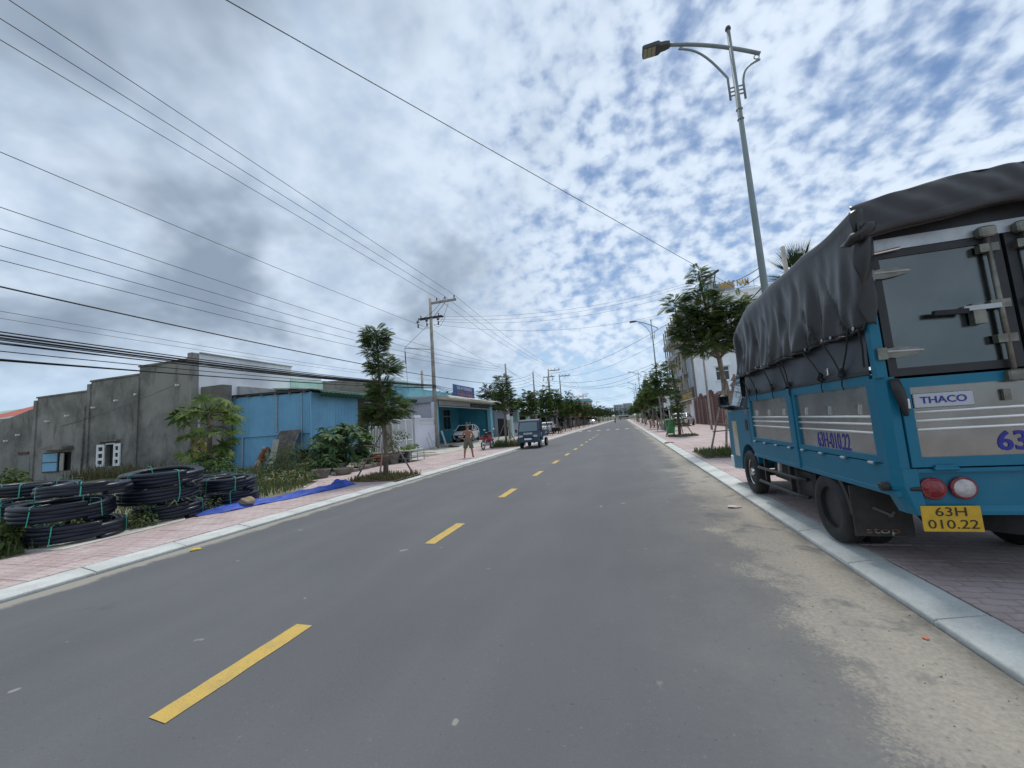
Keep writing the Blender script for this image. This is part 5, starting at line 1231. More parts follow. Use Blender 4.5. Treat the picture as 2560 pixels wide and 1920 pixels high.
for i, (x, y, mt) in enumerate(((1.9,300,'hotel_cream'),)):
    t = thing('bus', 'pale bus standing across the far end of the road', 'bus', (x-6, y, 0)); soft(MB().box(0,8,0,2.4,.5,3.2).build('body', mt, t), .15); MB().box(.4,7.6,-.02,0,1.6,2.6).build('window', 'glass_dark', t)
    for q in (1.5,6.3): MB().lathe([(.5,-.1),(.5,.2)], (q,0,.5), 'y', 14).build('wheel', 'rubber', t)
# ================================================================ parked truck
TX, TY = 2.77, 3.6
T = thing('cargo_truck', 'teal blue light truck with steel sides and dark canvas cover parked on the right kerb', 'truck', (TX, TY, 0))
def part(m, name, mt, parent=None, bev=0.0, sm=False):
    o = m.build(name, mt, parent or T, sm)
    if bev: soft(o, bev, 2)
    return o
WZ = .075; HWD = .87
def wheel_x(x0, x1, y, z, r, parent, rimmat, outer=-1, hub=True, dish=False):
    """wheel on an x axle; outer = side the dish faces"""
    w = x1-x0; c = (x0+x1)/2
    tyre = MB().lathe([(r*.60,-w*.42),(r*.72,-w*.5),(r*.92,-w*.47),(r*.985,-w*.36),(r,-w*.2),(r,w*.2),(r*.985,w*.36),(r*.92,w*.47),(r*.72,w*.5),(r*.60,w*.42),(r*.60,-w*.42)], (c,y,z), 'x', 40, False)
    t = autosmooth(tyre.build('tyre', 'rubber', parent), 50); t.name = 'tyre'
    for s in (-.22,0,.22): MB().lathe([(r*1.003,-.004),(r*1.003,.004)], (c+s*w,y,z), 'x', 40).build('tread_groove', 'black_metal', t)
    s = outer; f = c + s*w*.30
    prof = [(r*.60,s*w*.10),(r*.615,0),(r*.56,s*-.01),(r*.50,-s*.03),(r*.40,-s*.065),(r*.22,-s*.07),(r*.20,-s*.02),(r*.15,s*.02),(0,s*.03)]
    if dish: prof = [(r*.63,s*w*.10),(r*.645,s*w*.12),(r*.62,s*w*.06),(r*.60,-s*.03),(r*.57,-s*.09),(r*.50,-s*.11),(r*.34,-s*.115),(r*.30,-s*.05),(r*.24,-s*.035),(0,-s*.03)]
    rim = autosmooth(MB().lathe(prof, (f,y,z), 'x', 32, False).build('rim', rimmat, t), 35)
    if hub and not dish:
        for k in range(5):
            a = 2*PI*k/5; MB().lathe([(.045,0),(.045,s*.012),(.0,s*.014)], (f-s*.062,y+math.cos(a)*r*.42,z+math.sin(a)*r*.42), 'x', 12).build('rim_hole', 'black_metal', rim)
            MB().lathe([(.016,0),(.016,s*.03),(.0,s*.03)], (f-s*.02,y+math.cos(a+.6)*r*.17,z+math.sin(a+.6)*r*.17), 'x', 6).build('wheel_nut', 'galvanised', rim)
    return t
for s in (-1, 1):
    wheel_x(*sorted((s*.85, s*.66)), 3.73, WZ+.345, .345, T, 'chrome' if s < 0 else 'steel', s)
    wheel_x(*sorted((s*.86, s*.68)), 1.14, WZ+.335, .335, T, 'wheel_blue', s, True, True)
    wheel_x(*sorted((s*.65, s*.47)), 1.14, WZ+.335, .335, T, 'black_metal', s, False)
# chassis
for s in (-.42,.30): part(MB().box(s,s+.10,.15,4.6,.50,.66), 'chassis_rail', 'black_metal')
part(MB().tube([(-.7,1.14,.41),(.7,1.14,.41)], .07, 10), 'rear_axle', 'black_metal'); part(MB().lathe([(.04,-.16),(.18,-.08),(.18,.08),(.04,.16)], (0,1.14,.41), 'x'), 'differential', 'black_metal')
part(MB().tube([(-.7,3.73,.40),(.7,3.73,.40)], .05, 8), 'front_axle', 'black_metal')
part(MB().cbox(-.78,-.42,1.62,2.05,.34,.70,.03), 'fuel_tank', 'black_metal'); part(MB().cbox(-.72,-.45,2.15,2.5,.40,.68,.03), 'battery_box', 'dark_rubbish')
part(MB().box(-.62,.6,2.5,3.3,.40,.62), 'gearbox', 'dark_rubbish'); part(MB().tube([(.2,.1,.42),(.2,1.0,.42),(.25,2.4,.5)], .05, 8), 'exhaust', 'black_metal')
part(MB().lathe([(.15,-.08),(.33,-.08),(.33,.08),(.15,.08)], (.05,.45,.50), 'z', 28), 'spare_wheel', 'rubber')
# side protection rails
for z in (.56,.36):
    part(MB().tube([(-.80,3.28,z),(-.86,3.20,z),(-.86,1.85,z+.03),(-.80,1.72,z+.03)], .022, 8), 'guard_rail', 'black_metal', sm=True)
for y in (2.05,2.95): part(MB().box(-.85,-.80,y,y+.05,.34,.74), 'guard_bracket', 'black_metal')
# mudguard, flap
mg = MB(); n = 14
for i in range(n):
    a0, a1 = PI*(.02+.86*i/n), PI*(.02+.86*(i+1)/n); r0, r1 = .405, .455
    P = lambda a, r: (1.14-math.cos(a)*r, WZ+.335+math.sin(a)*r)
    (ya,za),(yb,zb),(yc,zc),(yd,zd) = P(a0,r0),P(a1,r0),P(a1,r1),P(a0,r1)
    if i > 4: continue
    mg.prism([(ya,za),(yb,zb),(yc,zc),(yd,zd)], -.866, -.45, 'x')
part(mg, 'mudguard', 'black_metal')
fl = part(MB().box(-.88,-.45,.66,.675,.26,.70), 'mud_flap', 'dark_rubbish')
text('flap_lettering', 'stop', .075, 'rust', fl, (-.68,.655,.31), (PI/2,0,0), .001, 1.9)
part(MB().obox((-.66,.652,.47), (.16,.006,.02), (0,.5,0)), 'flap_scrape', 'asbestos', fl); part(MB().obox((-.60,.651,.45), (.06,.006,.02), (0,-.7,0)), 'flap_scrape', 'asbestos', fl)
for y, zz in ((.55,.74),(2.88,.72)): part(MB().cbox(-.86,-.76,y,y+.11,zz,zz+.07,.01), 'marker_lamp', 'lens_clear')
part(MB().obox((-.84,2.4,.66), (.03,.05,.14), (.2,0,.1)), 'marker_lamp', 'lens_clear')
part(MB().lathe([(.02,0),(.035,.01),(.035,.05),(.02,.06)], (-.93,.10,.79), 'x', 14), 'side_buffer', 'black_metal')
# bed
part(MB().box(-.84,.84,.05,3.30,.80,.90), 'bed_floor', 'black_metal')
for s in (-1, 1):
    a, b = sorted((s*.845, s*.868)); part(MB().box(a,b,.10,3.28,.76,.955), 'side_rail', 'truck_blue', bev=.006)
    a, b = sorted((s*.80, s*.872)); part(MB().box(a,b,.02,3.30,.72,.765), 'side_rail', 'truck_blue', bev=.006)
# drop sides: each with frame, polished panel, three bright strips, hinges, latches
def drop_side(s, y0, y1, num=False):
    x0, x1 = sorted((s*.835, s*.872)); z0, z1 = .965, 1.655; f = .062
    g = part(MB().box(x0,x1,y0,y0+f,z0,z1).box(x0,x1,y1-f,y1,z0,z1).box(x0,x1,y0+f,y1-f,z1-f-.02,z1).box(x0,x1,y0+f,y1-f,z0,z0+f*.8), 'drop_side', 'truck_blue')
    xp = s*.852; a, b = sorted((xp, xp-s*.012))
    part(MB().box(a,b,y0+f,y1-f,z0+f*.8,z1-f-.02), 'steel_panel', 'steel', g)
    for z in (1.315,1.255,1.185):
        a, b = sorted((xp, xp+s*.010)); part(MB().tube([(xp+s*.004,y0+f+.005,z+.008),(xp+s*.004,y1-f-.005,z+.008)], .0095, 8), 'bright_strip', 'bright_trim', g, sm=True)
    for k in range(4):
        y = y0+.12+(y1-y0-.24)*k/3; a, b = sorted((s*.868, s*.892))
        part(MB().box(a,b,y-.05,y+.05,.945,.965), 'hinge', 'truck_blue', g); part(MB().tube([(s*.885,y-.035,.955),(s*.885,y+.035,.955)], .013, 6), 'hinge_pin', 'galvanised', g)
    for k in range(3):
        y = y0+.25+(y1-y0-.5)*k/2; a, b = sorted((s*.853, s*.866))
        part(MB().box(a,b,y-.025,y+.025,1.39,1.425).box(a,b,y-.012,y+.012,1.34,1.39), 'rope_hook', 'chrome', g)
    return g
drop_side(-1, .12, 1.62); drop_side(-1, 1.74, 3.26); drop_side(1, .12, 1.62); drop_side(1, 1.74, 3.26)
text('number_lettering', '63H-010.22', .215, 'number_blue', T, (-.854,.88,1.085), (PI/2,0,-PI/2), .001, wd=.60, bold=.0)
for s in (-1, 1):
    a, b = sorted((s*.83, s*.885)); part(MB().box(a,b,1.63,1.73,.74,1.70), 'side_post', 'truck_blue', bev=.008)
# rear frame: bevelled corner posts and bumper beam
for s in (-1, 1):
    m = MB(); p = [(s*.875,.115),(s*.875,.055),(s*.83,.0),(s*.775,.0),(s*.775,.115)]
    m.prism(p, .93, 1.62, 'z'); o = part(m, 'corner_post', 'truck_blue')
    m = MB(); top = [(s*.877,.16),(s*.877,.055),(s*.83,-.012),(s*.74,-.012),(s*.74,.16)]; bot = [(s*.80,.16),(s*.80,.075),(s*.775,-.012),(s*.72,-.012),(s*.72,.16)]
    vs = [(x,y,.93) for x,y in top]+[(x,y,.80) for x,y in top]+[(x,y,.595) for x,y in bot]
    m.add(vs, [(0,1,2,3,4),(14,13,12,11,10)]+[(k*5+i,k*5+(i+1)%5,k*5+5+(i+1)%5,k*5+5+i) for k in (0,1) for i in range(5)]); part(m, 'corner_skirt', 'truck_blue')
part(MB().box(-.738,.738,.02,.10,.645,.90), 'rear_beam', 'truck_blue')
part(MB().prism([(-.010,.60),(.10,.60),(.10,.66),(.018,.66),(-.010,.625)], -.738, .738, 'x'), 'beam_lip', 'truck_blue')
part(MB().box(-.738,.738,-.010,.10,.90,.928), 'beam_top', 'truck_blue')
for s in (-1, 1):
    for k, (cx, mt) in enumerate(((s*.66,'lens_red'),(s*.485,'lens_clear'))):
        l = autosmooth(MB().lathe([(.078,.02),(.078,-.004),(.072,-.010)], (cx,.0,.785), 'y', 28).build('tail_lamp', 'lens_red' if mt == 'lens_red' else 'lens_red', T), 40)
        autosmooth(MB().lathe([(.066,-.006),(.055,-.020),(.03,-.027),(0,-.029)], (cx,.0,.785), 'y', 28).build('lens', mt, l), 40)
part(MB().tube([(-.80,-.0,.785),(-.735,-.01,.785)], .018, 8), 'lamp_plug', 'black_metal')
pl = part(MB().cbox(-.765,-.425,-.02,-.008,.485,.665,.004), 'licence_plate', 'plate_yellow')
text('plate_lettering', '63H', .088, 'plate_black', pl, (-.595,-.022,.622), (PI/2,0,0), .001, 1.25)
text('plate_lettering', '010.22', .088, 'plate_black', pl, (-.595,-.022,.535), (PI/2,0,0), .001, 1.22)
part(MB().box(-.765,-.425,-.006,.03,.60,.66), 'plate_bracket', 'black_metal')
# tailgate
g = part(MB().box(-.765,-.70,-.012,.02,.94,1.60).box(.70,.765,-.012,.02,.94,1.60).box(-.70,.70,-.012,.02,1.53,1.60).box(-.70,.70,-.012,.02,.94,1.01), 'tailgate', 'truck_blue')
part(MB().box(-.70,.70,.002,.012,1.01,1.53), 'steel_panel', 'steel_tail_dim', g)
for z in (1.335,1.27,1.205): part(MB().tube([(-.695,-.002,z+.008),(.695,-.002,z+.008)], .010, 8), 'bright_strip', 'bright_trim', g, sm=True)
bd = part(MB().cbox(-.695,-.345,-.020,-.009,1.372,1.478,.004), 'badge', 'pale_steel', g); soft(bd, .004)
text('badge_lettering', 'THACO', .070, 'number_blue', bd, (-.52,-.022,1.425), (PI/2,0,0), .001, wd=.27, bold=.001)
text('number_lettering', '63H-010.22', .185, 'number_blue', g, (-.255,-.001,1.10), (PI/2,0,0), .002, .98, 'LEFT', .004)
for x in (-.58,-.06,.5): part(MB().box(x-.06,x+.06,-.03,-.012,.935,.955).tube([(x-.07,-.026,.927),(x+.07,-.026,.927)], .013, 8), 'hinge', 'truck_blue', g)
part(MB().cbox(-.752,-.715,-.022,-.012,1.37,1.45,.004), 'latch', 'chrome', g)
for x, z in ((-.16,1.43),): part(MB().box(x-.02,x+.02,-.02,.0,z-.04,z+.04), 'rod_keeper', 'old_zinc', g)
# rope and buckle on the left corner post
part(MB().tube([(-.80,-.03,1.60),(-.79,-.05,1.50),(-.775,-.045,1.42),(-.77,-.05,1.32)], [.03,.035,.028,.014], 7), 'corner_strap', 'black_metal', sm=True)
# upper rear doors
for s, nm in ((-1,'left'),(1,'right')):
    a, b = sorted((s*.80, s*.012))
    d = part(MB().box(a,a+.055,.0,.04,1.62,2.60).box(b-.055,b,.0,.04,1.62,2.60).box(a+.055,b-.055,.0,.04,2.545,2.60).box(a+.055,b-.055,.0,.04,1.62,1.68), 'rear_door', 'black_metal')
    part(MB().box(a+.055,b-.055,.012,.03,1.68,2.545), 'steel_panel', 'steel_door', d)
    for z in (2.42,1.80):
        h = MB(); h.prism([(s*.80,z-.034),(s*.80,z+.034),(s*.74,z+.042),(s*.66,z+.036),(s*.59,z+.018),(s*.56,z),(s*.59,z-.014),(s*.66,z-.030),(s*.74,z-.040)], -.016, -.003, 'y'); hh = part(h, 'hinge', 'old_zinc', d)
        part(MB().box(*sorted((s*.86, s*.80)), -.02, .0, z-.045, z+.045), 'hinge_base', 'old_zinc', hh); part(MB().tube([(s*.80,-.018,z+.012),(s*.58,-.02,z+.004)], .007, 6), 'hinge_rib', 'galvanised', hh)
    rx = -.105 if s < 0 else .105
    rod = part(MB().tube([(rx,-.03,1.52),(rx,-.03,2.66)], .017, 10), 'lock_rod', 'old_zinc', d, sm=True)
    for z in (2.50,1.83,2.08): part(MB().box(rx-.06,rx+.05,-.045,-.0,z-.03,z+.03), 'rod_bracket', 'old_zinc', rod)
    for z in (2.62,1.56): part(MB().cbox(rx-.05,rx+.05,-.06,.0,z-.04,z+.04,.01), 'rod_cam', 'old_zinc', rod)
    if s < 0:
        part(MB().box(rx-.22,rx-.01,-.055,-.035,2.05,2.085), 'handle_arm', 'galvanised', rod); part(MB().obox((rx-.30,-.05,2.055), (.20,.03,.035), (0,.05,0)), 'handle_grip', 'rubber', rod)
        part(MB().box(rx-.17,rx-.10,-.05,.0,1.95,2.10), 'handle_lock', 'old_zinc', rod)
for s in (-1, 1): part(MB().box(*sorted((s*.875, s*.81)), .005, .07, 1.62, 2.85), 'door_post', 'truck_blue')
part(MB().box(-.81,.81,.0,.05,2.605,2.70), 'door_header', 'galvanised'); part(MB().box(-.81,.81,.02,.06,2.70,2.90), 'header_gap', 'black_metal')
part(MB().tube([(-.80,-.02,2.585),(-.62,-.03,2.60)], .012, 8), 'grab_bar', 'chrome')
# fixed lower canvas panels and rope rail above the drop sides
for s in (-1, 1):
    def panel(u, v):
        return (s*(.872-.03*v+.008*math.sin(u*19+v*3)), .10+u*3.22, 1.665+v*.42+.0*u)
    part(MB().grid(panel, 40, 6), 'lower_canvas', 'canvas_panel', sm=True)
    part(MB().box(*sorted((s*.84, s*.885)), .08, 3.30, 1.658, 1.69), 'canvas_rail', 'black_metal')
# draped canvas cover
def fold(u, z, sd):
    w = max(0.0, min(1.0, (2.85-z)/.8))
    a = .030*math.sin(u*7.3+1.2*math.sin(z*2.1)+sd)+.022*math.sin(u*17.0-z*3.2+sd*2)+.012*math.sin(u*31+z*5.5)
    a += .030*abs(math.sin(u*5.1+.9*z+sd))**4 - .026*abs(math.sin(u*9.7-1.3*z+2*sd))**6
    a += .030*(.5-abs((u*1.7+.35*z+sd) % 1.0 - .5)*2)*.6 - .035*max(0, 1-abs(((u*1.15-.55*z+sd*1.7) % .62)-.31)/.05)
    return a*w
def cover(v, s):
    """v along the truck 0..1 (rear to front), s across 0..1"""
    y = -.05 + v*3.72; side = -1 if s < .5 else 1; q = s*2 if s < .5 else (1-s)*2
    hem = 2.03-.05*v-.035*abs(math.sin(v*PI*4.1+.4))+(.05 if v < .02 else 0)
    rib = math.sin(PI*((y+.05) % .9)/.9); shoulder = 2.92-.03*rib*(.7+.3*math.sin(y*3))-.36*max(0,(v-.70)/.30)**1.7
    if q < .52:
        z = hem+(shoulder-hem)*(q/.52); x = .905+.012*math.sin(z*6+y)-.020*rib*math.sin(PI*min(1,q/.52))+fold(y, z, .3 if side < 0 else 1.7)
        x += .05*max(0,(2.35-z))*0.3
    else:
        w = (q-.52)/.48; ang = min(1, w/.22)*PI/2
        if w < .22: x = .905-.09*(1-math.cos(ang)); z = shoulder+.06*math.sin(ang)
        else:
            ww = (w-.22)/.78; x = .815*(1-ww); z = shoulder+.06+.11*math.sin(ww*PI/2)-.018*rib+.010*math.sin(y*9+x*8)
    if v > .93: k = (v-.93)/.07; x *= 1-.05*k
    return (side*x, y, z)
m = MB().grid(cover, 120, 64); m.f = [f[::-1] for f in m.f]
cv = part(m, 'canvas_cover', 'canvas', sm=True); cv.modifiers.new('thick', 'SOLIDIFY').thickness = .006
for s in (0.0, 1.0):
    hp = [cover(i/120, s) for i in range(121)]; part(MB().tube([(p[0]*1.004, p[1], p[2]+.012) for p in hp], .008, 5), 'canvas_hem', 'canvas', sm=True)
for i in range(12):
    p = cover((i+.5)/12, 0.0); part(MB().lathe([(.012,-.004),(.016,0),(.012,.004)], (p[0]-.006, p[1], p[2]+.035), 'x', 10), 'eyelet', 'galvanised')
part(MB().grid(lambda u, v: ((u-.5)*1.72, 3.60+.03*math.sin(u*9)+.02*math.sin(v*7), 1.66+v*.85), 20, 12), 'front_canvas', 'canvas', sm=True)
# rear valance rolled up under the roof edge
def valance(u, v):
    x = -.905+1.81*u; tie = .5+.5*math.cos((x+.78)*2*PI/.80); top = 2.985+.105*math.sin(PI*u)
    if v < .62:
        k = v/.62; y = -.055-.055*math.sin(k*1.7)-.010*math.sin(x*15+k*5+1.2*math.sin(x*4))-.006*math.sin(x*27-k*6)-.03*k*(1-tie)
        z = top-k*(.225+.03*(1-tie)+.012*math.sin(x*7))
    else:
        k = (v-.62)/.38; a = k*PI*1.25; y = -.10-.04*(1-tie)+.055*(1-math.cos(a))*1.0-.035; z = top-.255-.045*math.sin(a)-.03*(1-tie)
    return (x, y, z)
part(MB().grid(valance, 90, 26), 'rear_valance', 'canvas', sm=True).modifiers.new('thick', 'SOLIDIFY').thickness = .005
for s in (-1, 1):
    def flap(u, v):
        z = 2.93-.90*v; x = s*(.925-.14*u*(1-.35*v)+.012*math.sin(v*17+u*4)); y = -.06-.028*math.sin(u*PI)-.025*math.sin(v*13+u*5)*.8-.02*math.sin(v*5+1)
        return (x, y, z)
    part(MB().grid(flap, 14, 40), 'corner_drape', 'canvas', sm=True).modifiers.new('thick', 'SOLIDIFY').thickness = .005
    bun = MB().tube([(s*.80,-.12,2.80),(s*.84,-.13,2.77),(s*.88,-.12,2.73),(s*.915,-.08,2.72),(s*.93,-.02,2.70),(s*.93,.08,2.72)], [.02,.045,.034,.042,.03,.01], 9); part(bun, 'canvas_bunch', 'canvas', sm=True)
# ropes and knots tying the cover down
for a, b in (((.18,2.06),(.46,1.69)),((.62,2.0),(.46,1.69)),((1.05,2.0),(.80,1.70)),((1.62,1.98),(1.60,1.68)),((1.74,1.97),(1.66,1.68)),((2.25,1.95),(2.12,1.68)),((2.85,1.92),(2.75,1.68)),((3.2,1.90),(3.1,1.68)),((.05,2.04),(.12,1.72))):
    part(MB().tube([(-.925,a[0],a[1]),(-.90,(a[0]+b[0])/2,(a[1]+b[1])/2),(-.893,b[0],b[1])], .007, 5), 'tie_rope', 'cable')
for y in (.46,.83,1.60,2.12,2.75,3.1):
    kn = MB()
    for q in range(3): kn.tube([(-.895,y+random.uniform(-.05,.05),1.70+random.uniform(-.03,.05)) for _ in range(5)], .012, 5)
    part(kn, 'rope_knot', 'cable')
    part(MB().tube([(-.893,y,1.69),(-.897,y+.01,1.60),(-.894,y-.005,1.56)], .006, 5), 'rope_tail', 'cable')
part(MB().cbox(-.905,-.88,.66,.70,1.715,1.775,.004), 'buckle', 'chrome')
# cab
CW = .83
arch = [(3.73+.47*math.cos(a), .40+.47*math.sin(a)) for a in [PI*(1.0-.06)-(PI*.94)*i/12 for i in range(13)]]
low = [(3.30,.62)] + arch[1:] + [(4.30,.40),(4.72,.36),(4.84,.46),(4.88,.80),(4.84,1.12),(4.74,1.44),(3.36,1.44),(3.30,1.3)]
c = part(MB().prism(low, -CW, CW, 'x'), 'cab', 'truck_blue'); soft(c, .09, 4, 50)
def greenhouse(y0, y1, yt0, yt1, z0, z1, w0, w1): 
    return MB().add([(-w0,y0,z0),(w0,y0,z0),(w0,y1,z0),(-w0,y1,z0),(-w1,yt0,z1),(w1,yt0,z1),(w1,yt1,z1),(-w1,yt1,z1)], [(0,3,2,1),(4,5,6,7),(0,1,5,4),(1,2,6,5),(2,3,7,6),(3,0,4,7)])
r = part(greenhouse(3.37, 4.74, 3.42, 4.36, 1.443, 2.06, CW-.005, CW-.12), 'cab_roof', 'truck_blue'); soft(r, .05, 3, 50)
def side_pt(y, z, off): return (-(CW-.005-.115*(z-1.443)/.617)-off, y, z)
for s in (1, -1):
    q = [(3.60,1.49),(4.52,1.49),(4.36,1.90),(3.66,1.92)]
    fr = MB().add([(s*side_pt(y,z,.004)[0],y,z) for y,z in [(3.55,1.45),(4.60,1.45),(4.40,1.955),(3.61,1.975)]]+[(s*side_pt(y,z,.0)[0]*.98,y,z) for y,z in [(3.55,1.45),(4.60,1.45),(4.40,1.955),(3.61,1.975)]], [(0,1,2,3),(0,4,5,1),(1,5,6,2),(2,6,7,3),(3,7,4,0)])
    w = part(fr, 'window_seal', 'black_metal'); part(MB().add([(s*side_pt(y,z,.008)[0],y,z) for y,z in q], [(0,1,2,3)]), 'side_glass', 'cab_glass', w)
    part(MB().box(*sorted((-s*(CW+.002), -s*(CW-.01))), 3.50,3.512,.85,1.44), 'door_seam', 'black_metal')
part(MB().add([(-.70,4.73,1.48),(.70,4.73,1.48),(.64,4.40,2.0),(-.64,4.40,2.0)], [(0,1,2,3)]), 'windscreen', 'glass_dark')
part(MB().cbox(-CW-.012,-CW+.01,3.60,3.72,1.10,1.28,.01), 'door_handle', 'black_metal'); part(MB().box(-CW-.006,-CW,3.56,3.66,1.385,1.42), 'side_marker', 'lens_amber')
part(MB().box(-CW-.004,-CW,4.25,4.55,.62,1.25), 'door_sticker', 'pale_concrete'); part(MB().box(-CW-.006,-CW-.0045,4.32,4.40,.95,1.2), 'door_sticker', 'litter_yellow')
hl = MB().lathe([(.12,0),(.13,.05),(.06,.10),(0,.11)], (-.70,4.80,.80), 'y', 16); part(hl, 'headlamp', 'lens_clear')
part(MB().cbox(-.84,.84,4.70,4.93,.34,.62,.04), 'front_bumper', 'white_paint')
for s in (-1, 1):
    mr = part(MB().cbox(*sorted((s*.90, s*1.075)), 4.26, 4.34, 1.50, 1.74, .03), 'mirror', 'black_metal'); soft(mr, .02)
    part(MB().tube([(s*.80,4.45,1.50),(s*.90,4.36,1.50),(s*.98,4.32,1.52)], [.05,.045,.04], 8), 'mirror_arm', 'black_metal', mr)
    part(MB().box(*sorted((s*.92, s*1.055)), 4.250, 4.262, 1.56, 1.71), 'mirror_glass', 'glass_dark', mr); part(MB().box(*sorted((s*.92, s*1.055)), 4.252, 4.262, 1.515, 1.55), 'mirror_glass', 'steel', mr)

# ================================================================ small blue truck on the road
t = thing('mini_truck', 'small dark blue flatbed truck driving towards the camera at the left kerb', 'truck', (-5.58, 22.45, 0))
prof = [(.02,.36),(-.02,.50),(.0,.82),(.07,.97),(.36,1.60),(.48,1.70),(.62,1.73),(1.18,1.73),(1.24,1.66),(1.25,.42),(.86,.42),(.82,.58),(.70,.66),(.46,.66),(.34,.58),(.30,.36)]
c = MB().prism(prof, -.64, .64, 'x').build('cab', 'tuk_blue', t); soft(c, .05, 3, 50)
def fp(y, off=.012): return y-off
MB().add([(-.57,.062,1.02),(.57,.062,1.02),(.53,.312,1.565),(-.53,.312,1.565)], [(0,1,2,3)]).build('windscreen', 'cab_glass', t)
MB().add([(-.60,.066,1.0),(.60,.066,1.0),(.56,.332,1.60),(-.56,.332,1.60)], [(0,1,2,3)]).build('windscreen_seal', 'black_metal', t)
for s in (-1, 1):
    MB().add([(s*.648,.33,1.02),(s*.648,1.08,1.02),(s*.648,1.06,1.55),(s*.648,.52,1.55)], [(0,1,2,3)]).build('side_glass', 'glass_dark', t)
    hl = MB().cbox(s*.44-.14, s*.44+.14, -.045, .02, .66, .80, .02).build('headlamp', 'lens_clear', t); MB().box(s*.44-.15,s*.44+.15,-.02,.02,.64,.82).build('headlamp_rim', 'car_black', hl)
    MB().cbox(s*.46-.10, s*.46+.10, -.05, .0, .43, .50, .01).build('fog_lamp', 'lens_clear', t)
    MB().tube([(s*.62,.22,1.05),(s*.76,.18,1.10)], .015, 6).build('mirror_arm', 'black_metal', t); MB().cbox(s*.77-.06,s*.77+.06,.14,.18,.98,1.18,.01).build('mirror', 'black_metal', t)
    for y, nm in ((.58,1),(2.55,1)):
        x0, x1 = sorted((s*.64, s*.49)); w = MB().lathe([(.15,-.07),(.25,-.075),(.27,-.05),(.27,.05),(.25,.075),(.15,.07)], ((x0+x1)/2,y,.27), 'x', 24, False).build('tyre', 'rubber', t); MB().lathe([(.15,0),(.10,-s*.03),(.0,-s*.02)], (s*.63,y,.27), 'x', 16).build('rim', 'galvanised', w)
MB().cbox(-.62,.62,-.07,.03,.36,.60,.03).build('bumper', 'tuk_blue', t); MB().box(-.36,.36,-.055,-.02,.60,.70).build('grille', 'car_black', t)
MB().box(-.22,.22,-.085,-.068,.52,.62).build('licence_plate', 'white_letter', t)
text('bonnet_lettering', 'SUZUKI', .13, 'white_letter', t, (0,-.005,.885), (PI/2-.05,0,0), .008, 1.2, bold=.005)
MB().box(-.62,.62,1.32,3.15,.66,.72).build('bed_floor', 'tuk_blue', t); MB().box(-.30,.30,1.2,3.0,.36,.62).build('chassis', 'black_metal', t)
for s in (-1, 1):
    p = MB().box(*sorted((s*.66, s*.63)), 1.32, 3.17, .66, 1.02).build('bed_side', 'tuk_blue', t); soft(p, .008)
    for z in (.76,.92): MB().box(*sorted((s*.672, s*.66)), 1.34, 3.15, z, z+.03).build('side_rib', 'tuk_blue', p)
MB().box(-.63,.63,3.14,3.17,.66,1.02).build('tailboard', 'tuk_blue', t); MB().box(-.62,.62,1.32,1.35,.72,1.25).build('headboard', 'tuk_blue', t)
text('door_lettering', 'V', .28, 'white_letter', t, (.655,.85,.80), (PI/2,0,PI/2), .002, 1.0)
text('side_lettering', 'VẬN TẢI', .13, 'white_letter', t, (.676,2.2,.84), (PI/2,0,PI/2), .002, 1.0)
for s in (-1, 1): MB().box(-.02+s*.3,.02+s*.3,.05,.4,.3,.34).build('bumper_stay', 'black_metal', t)

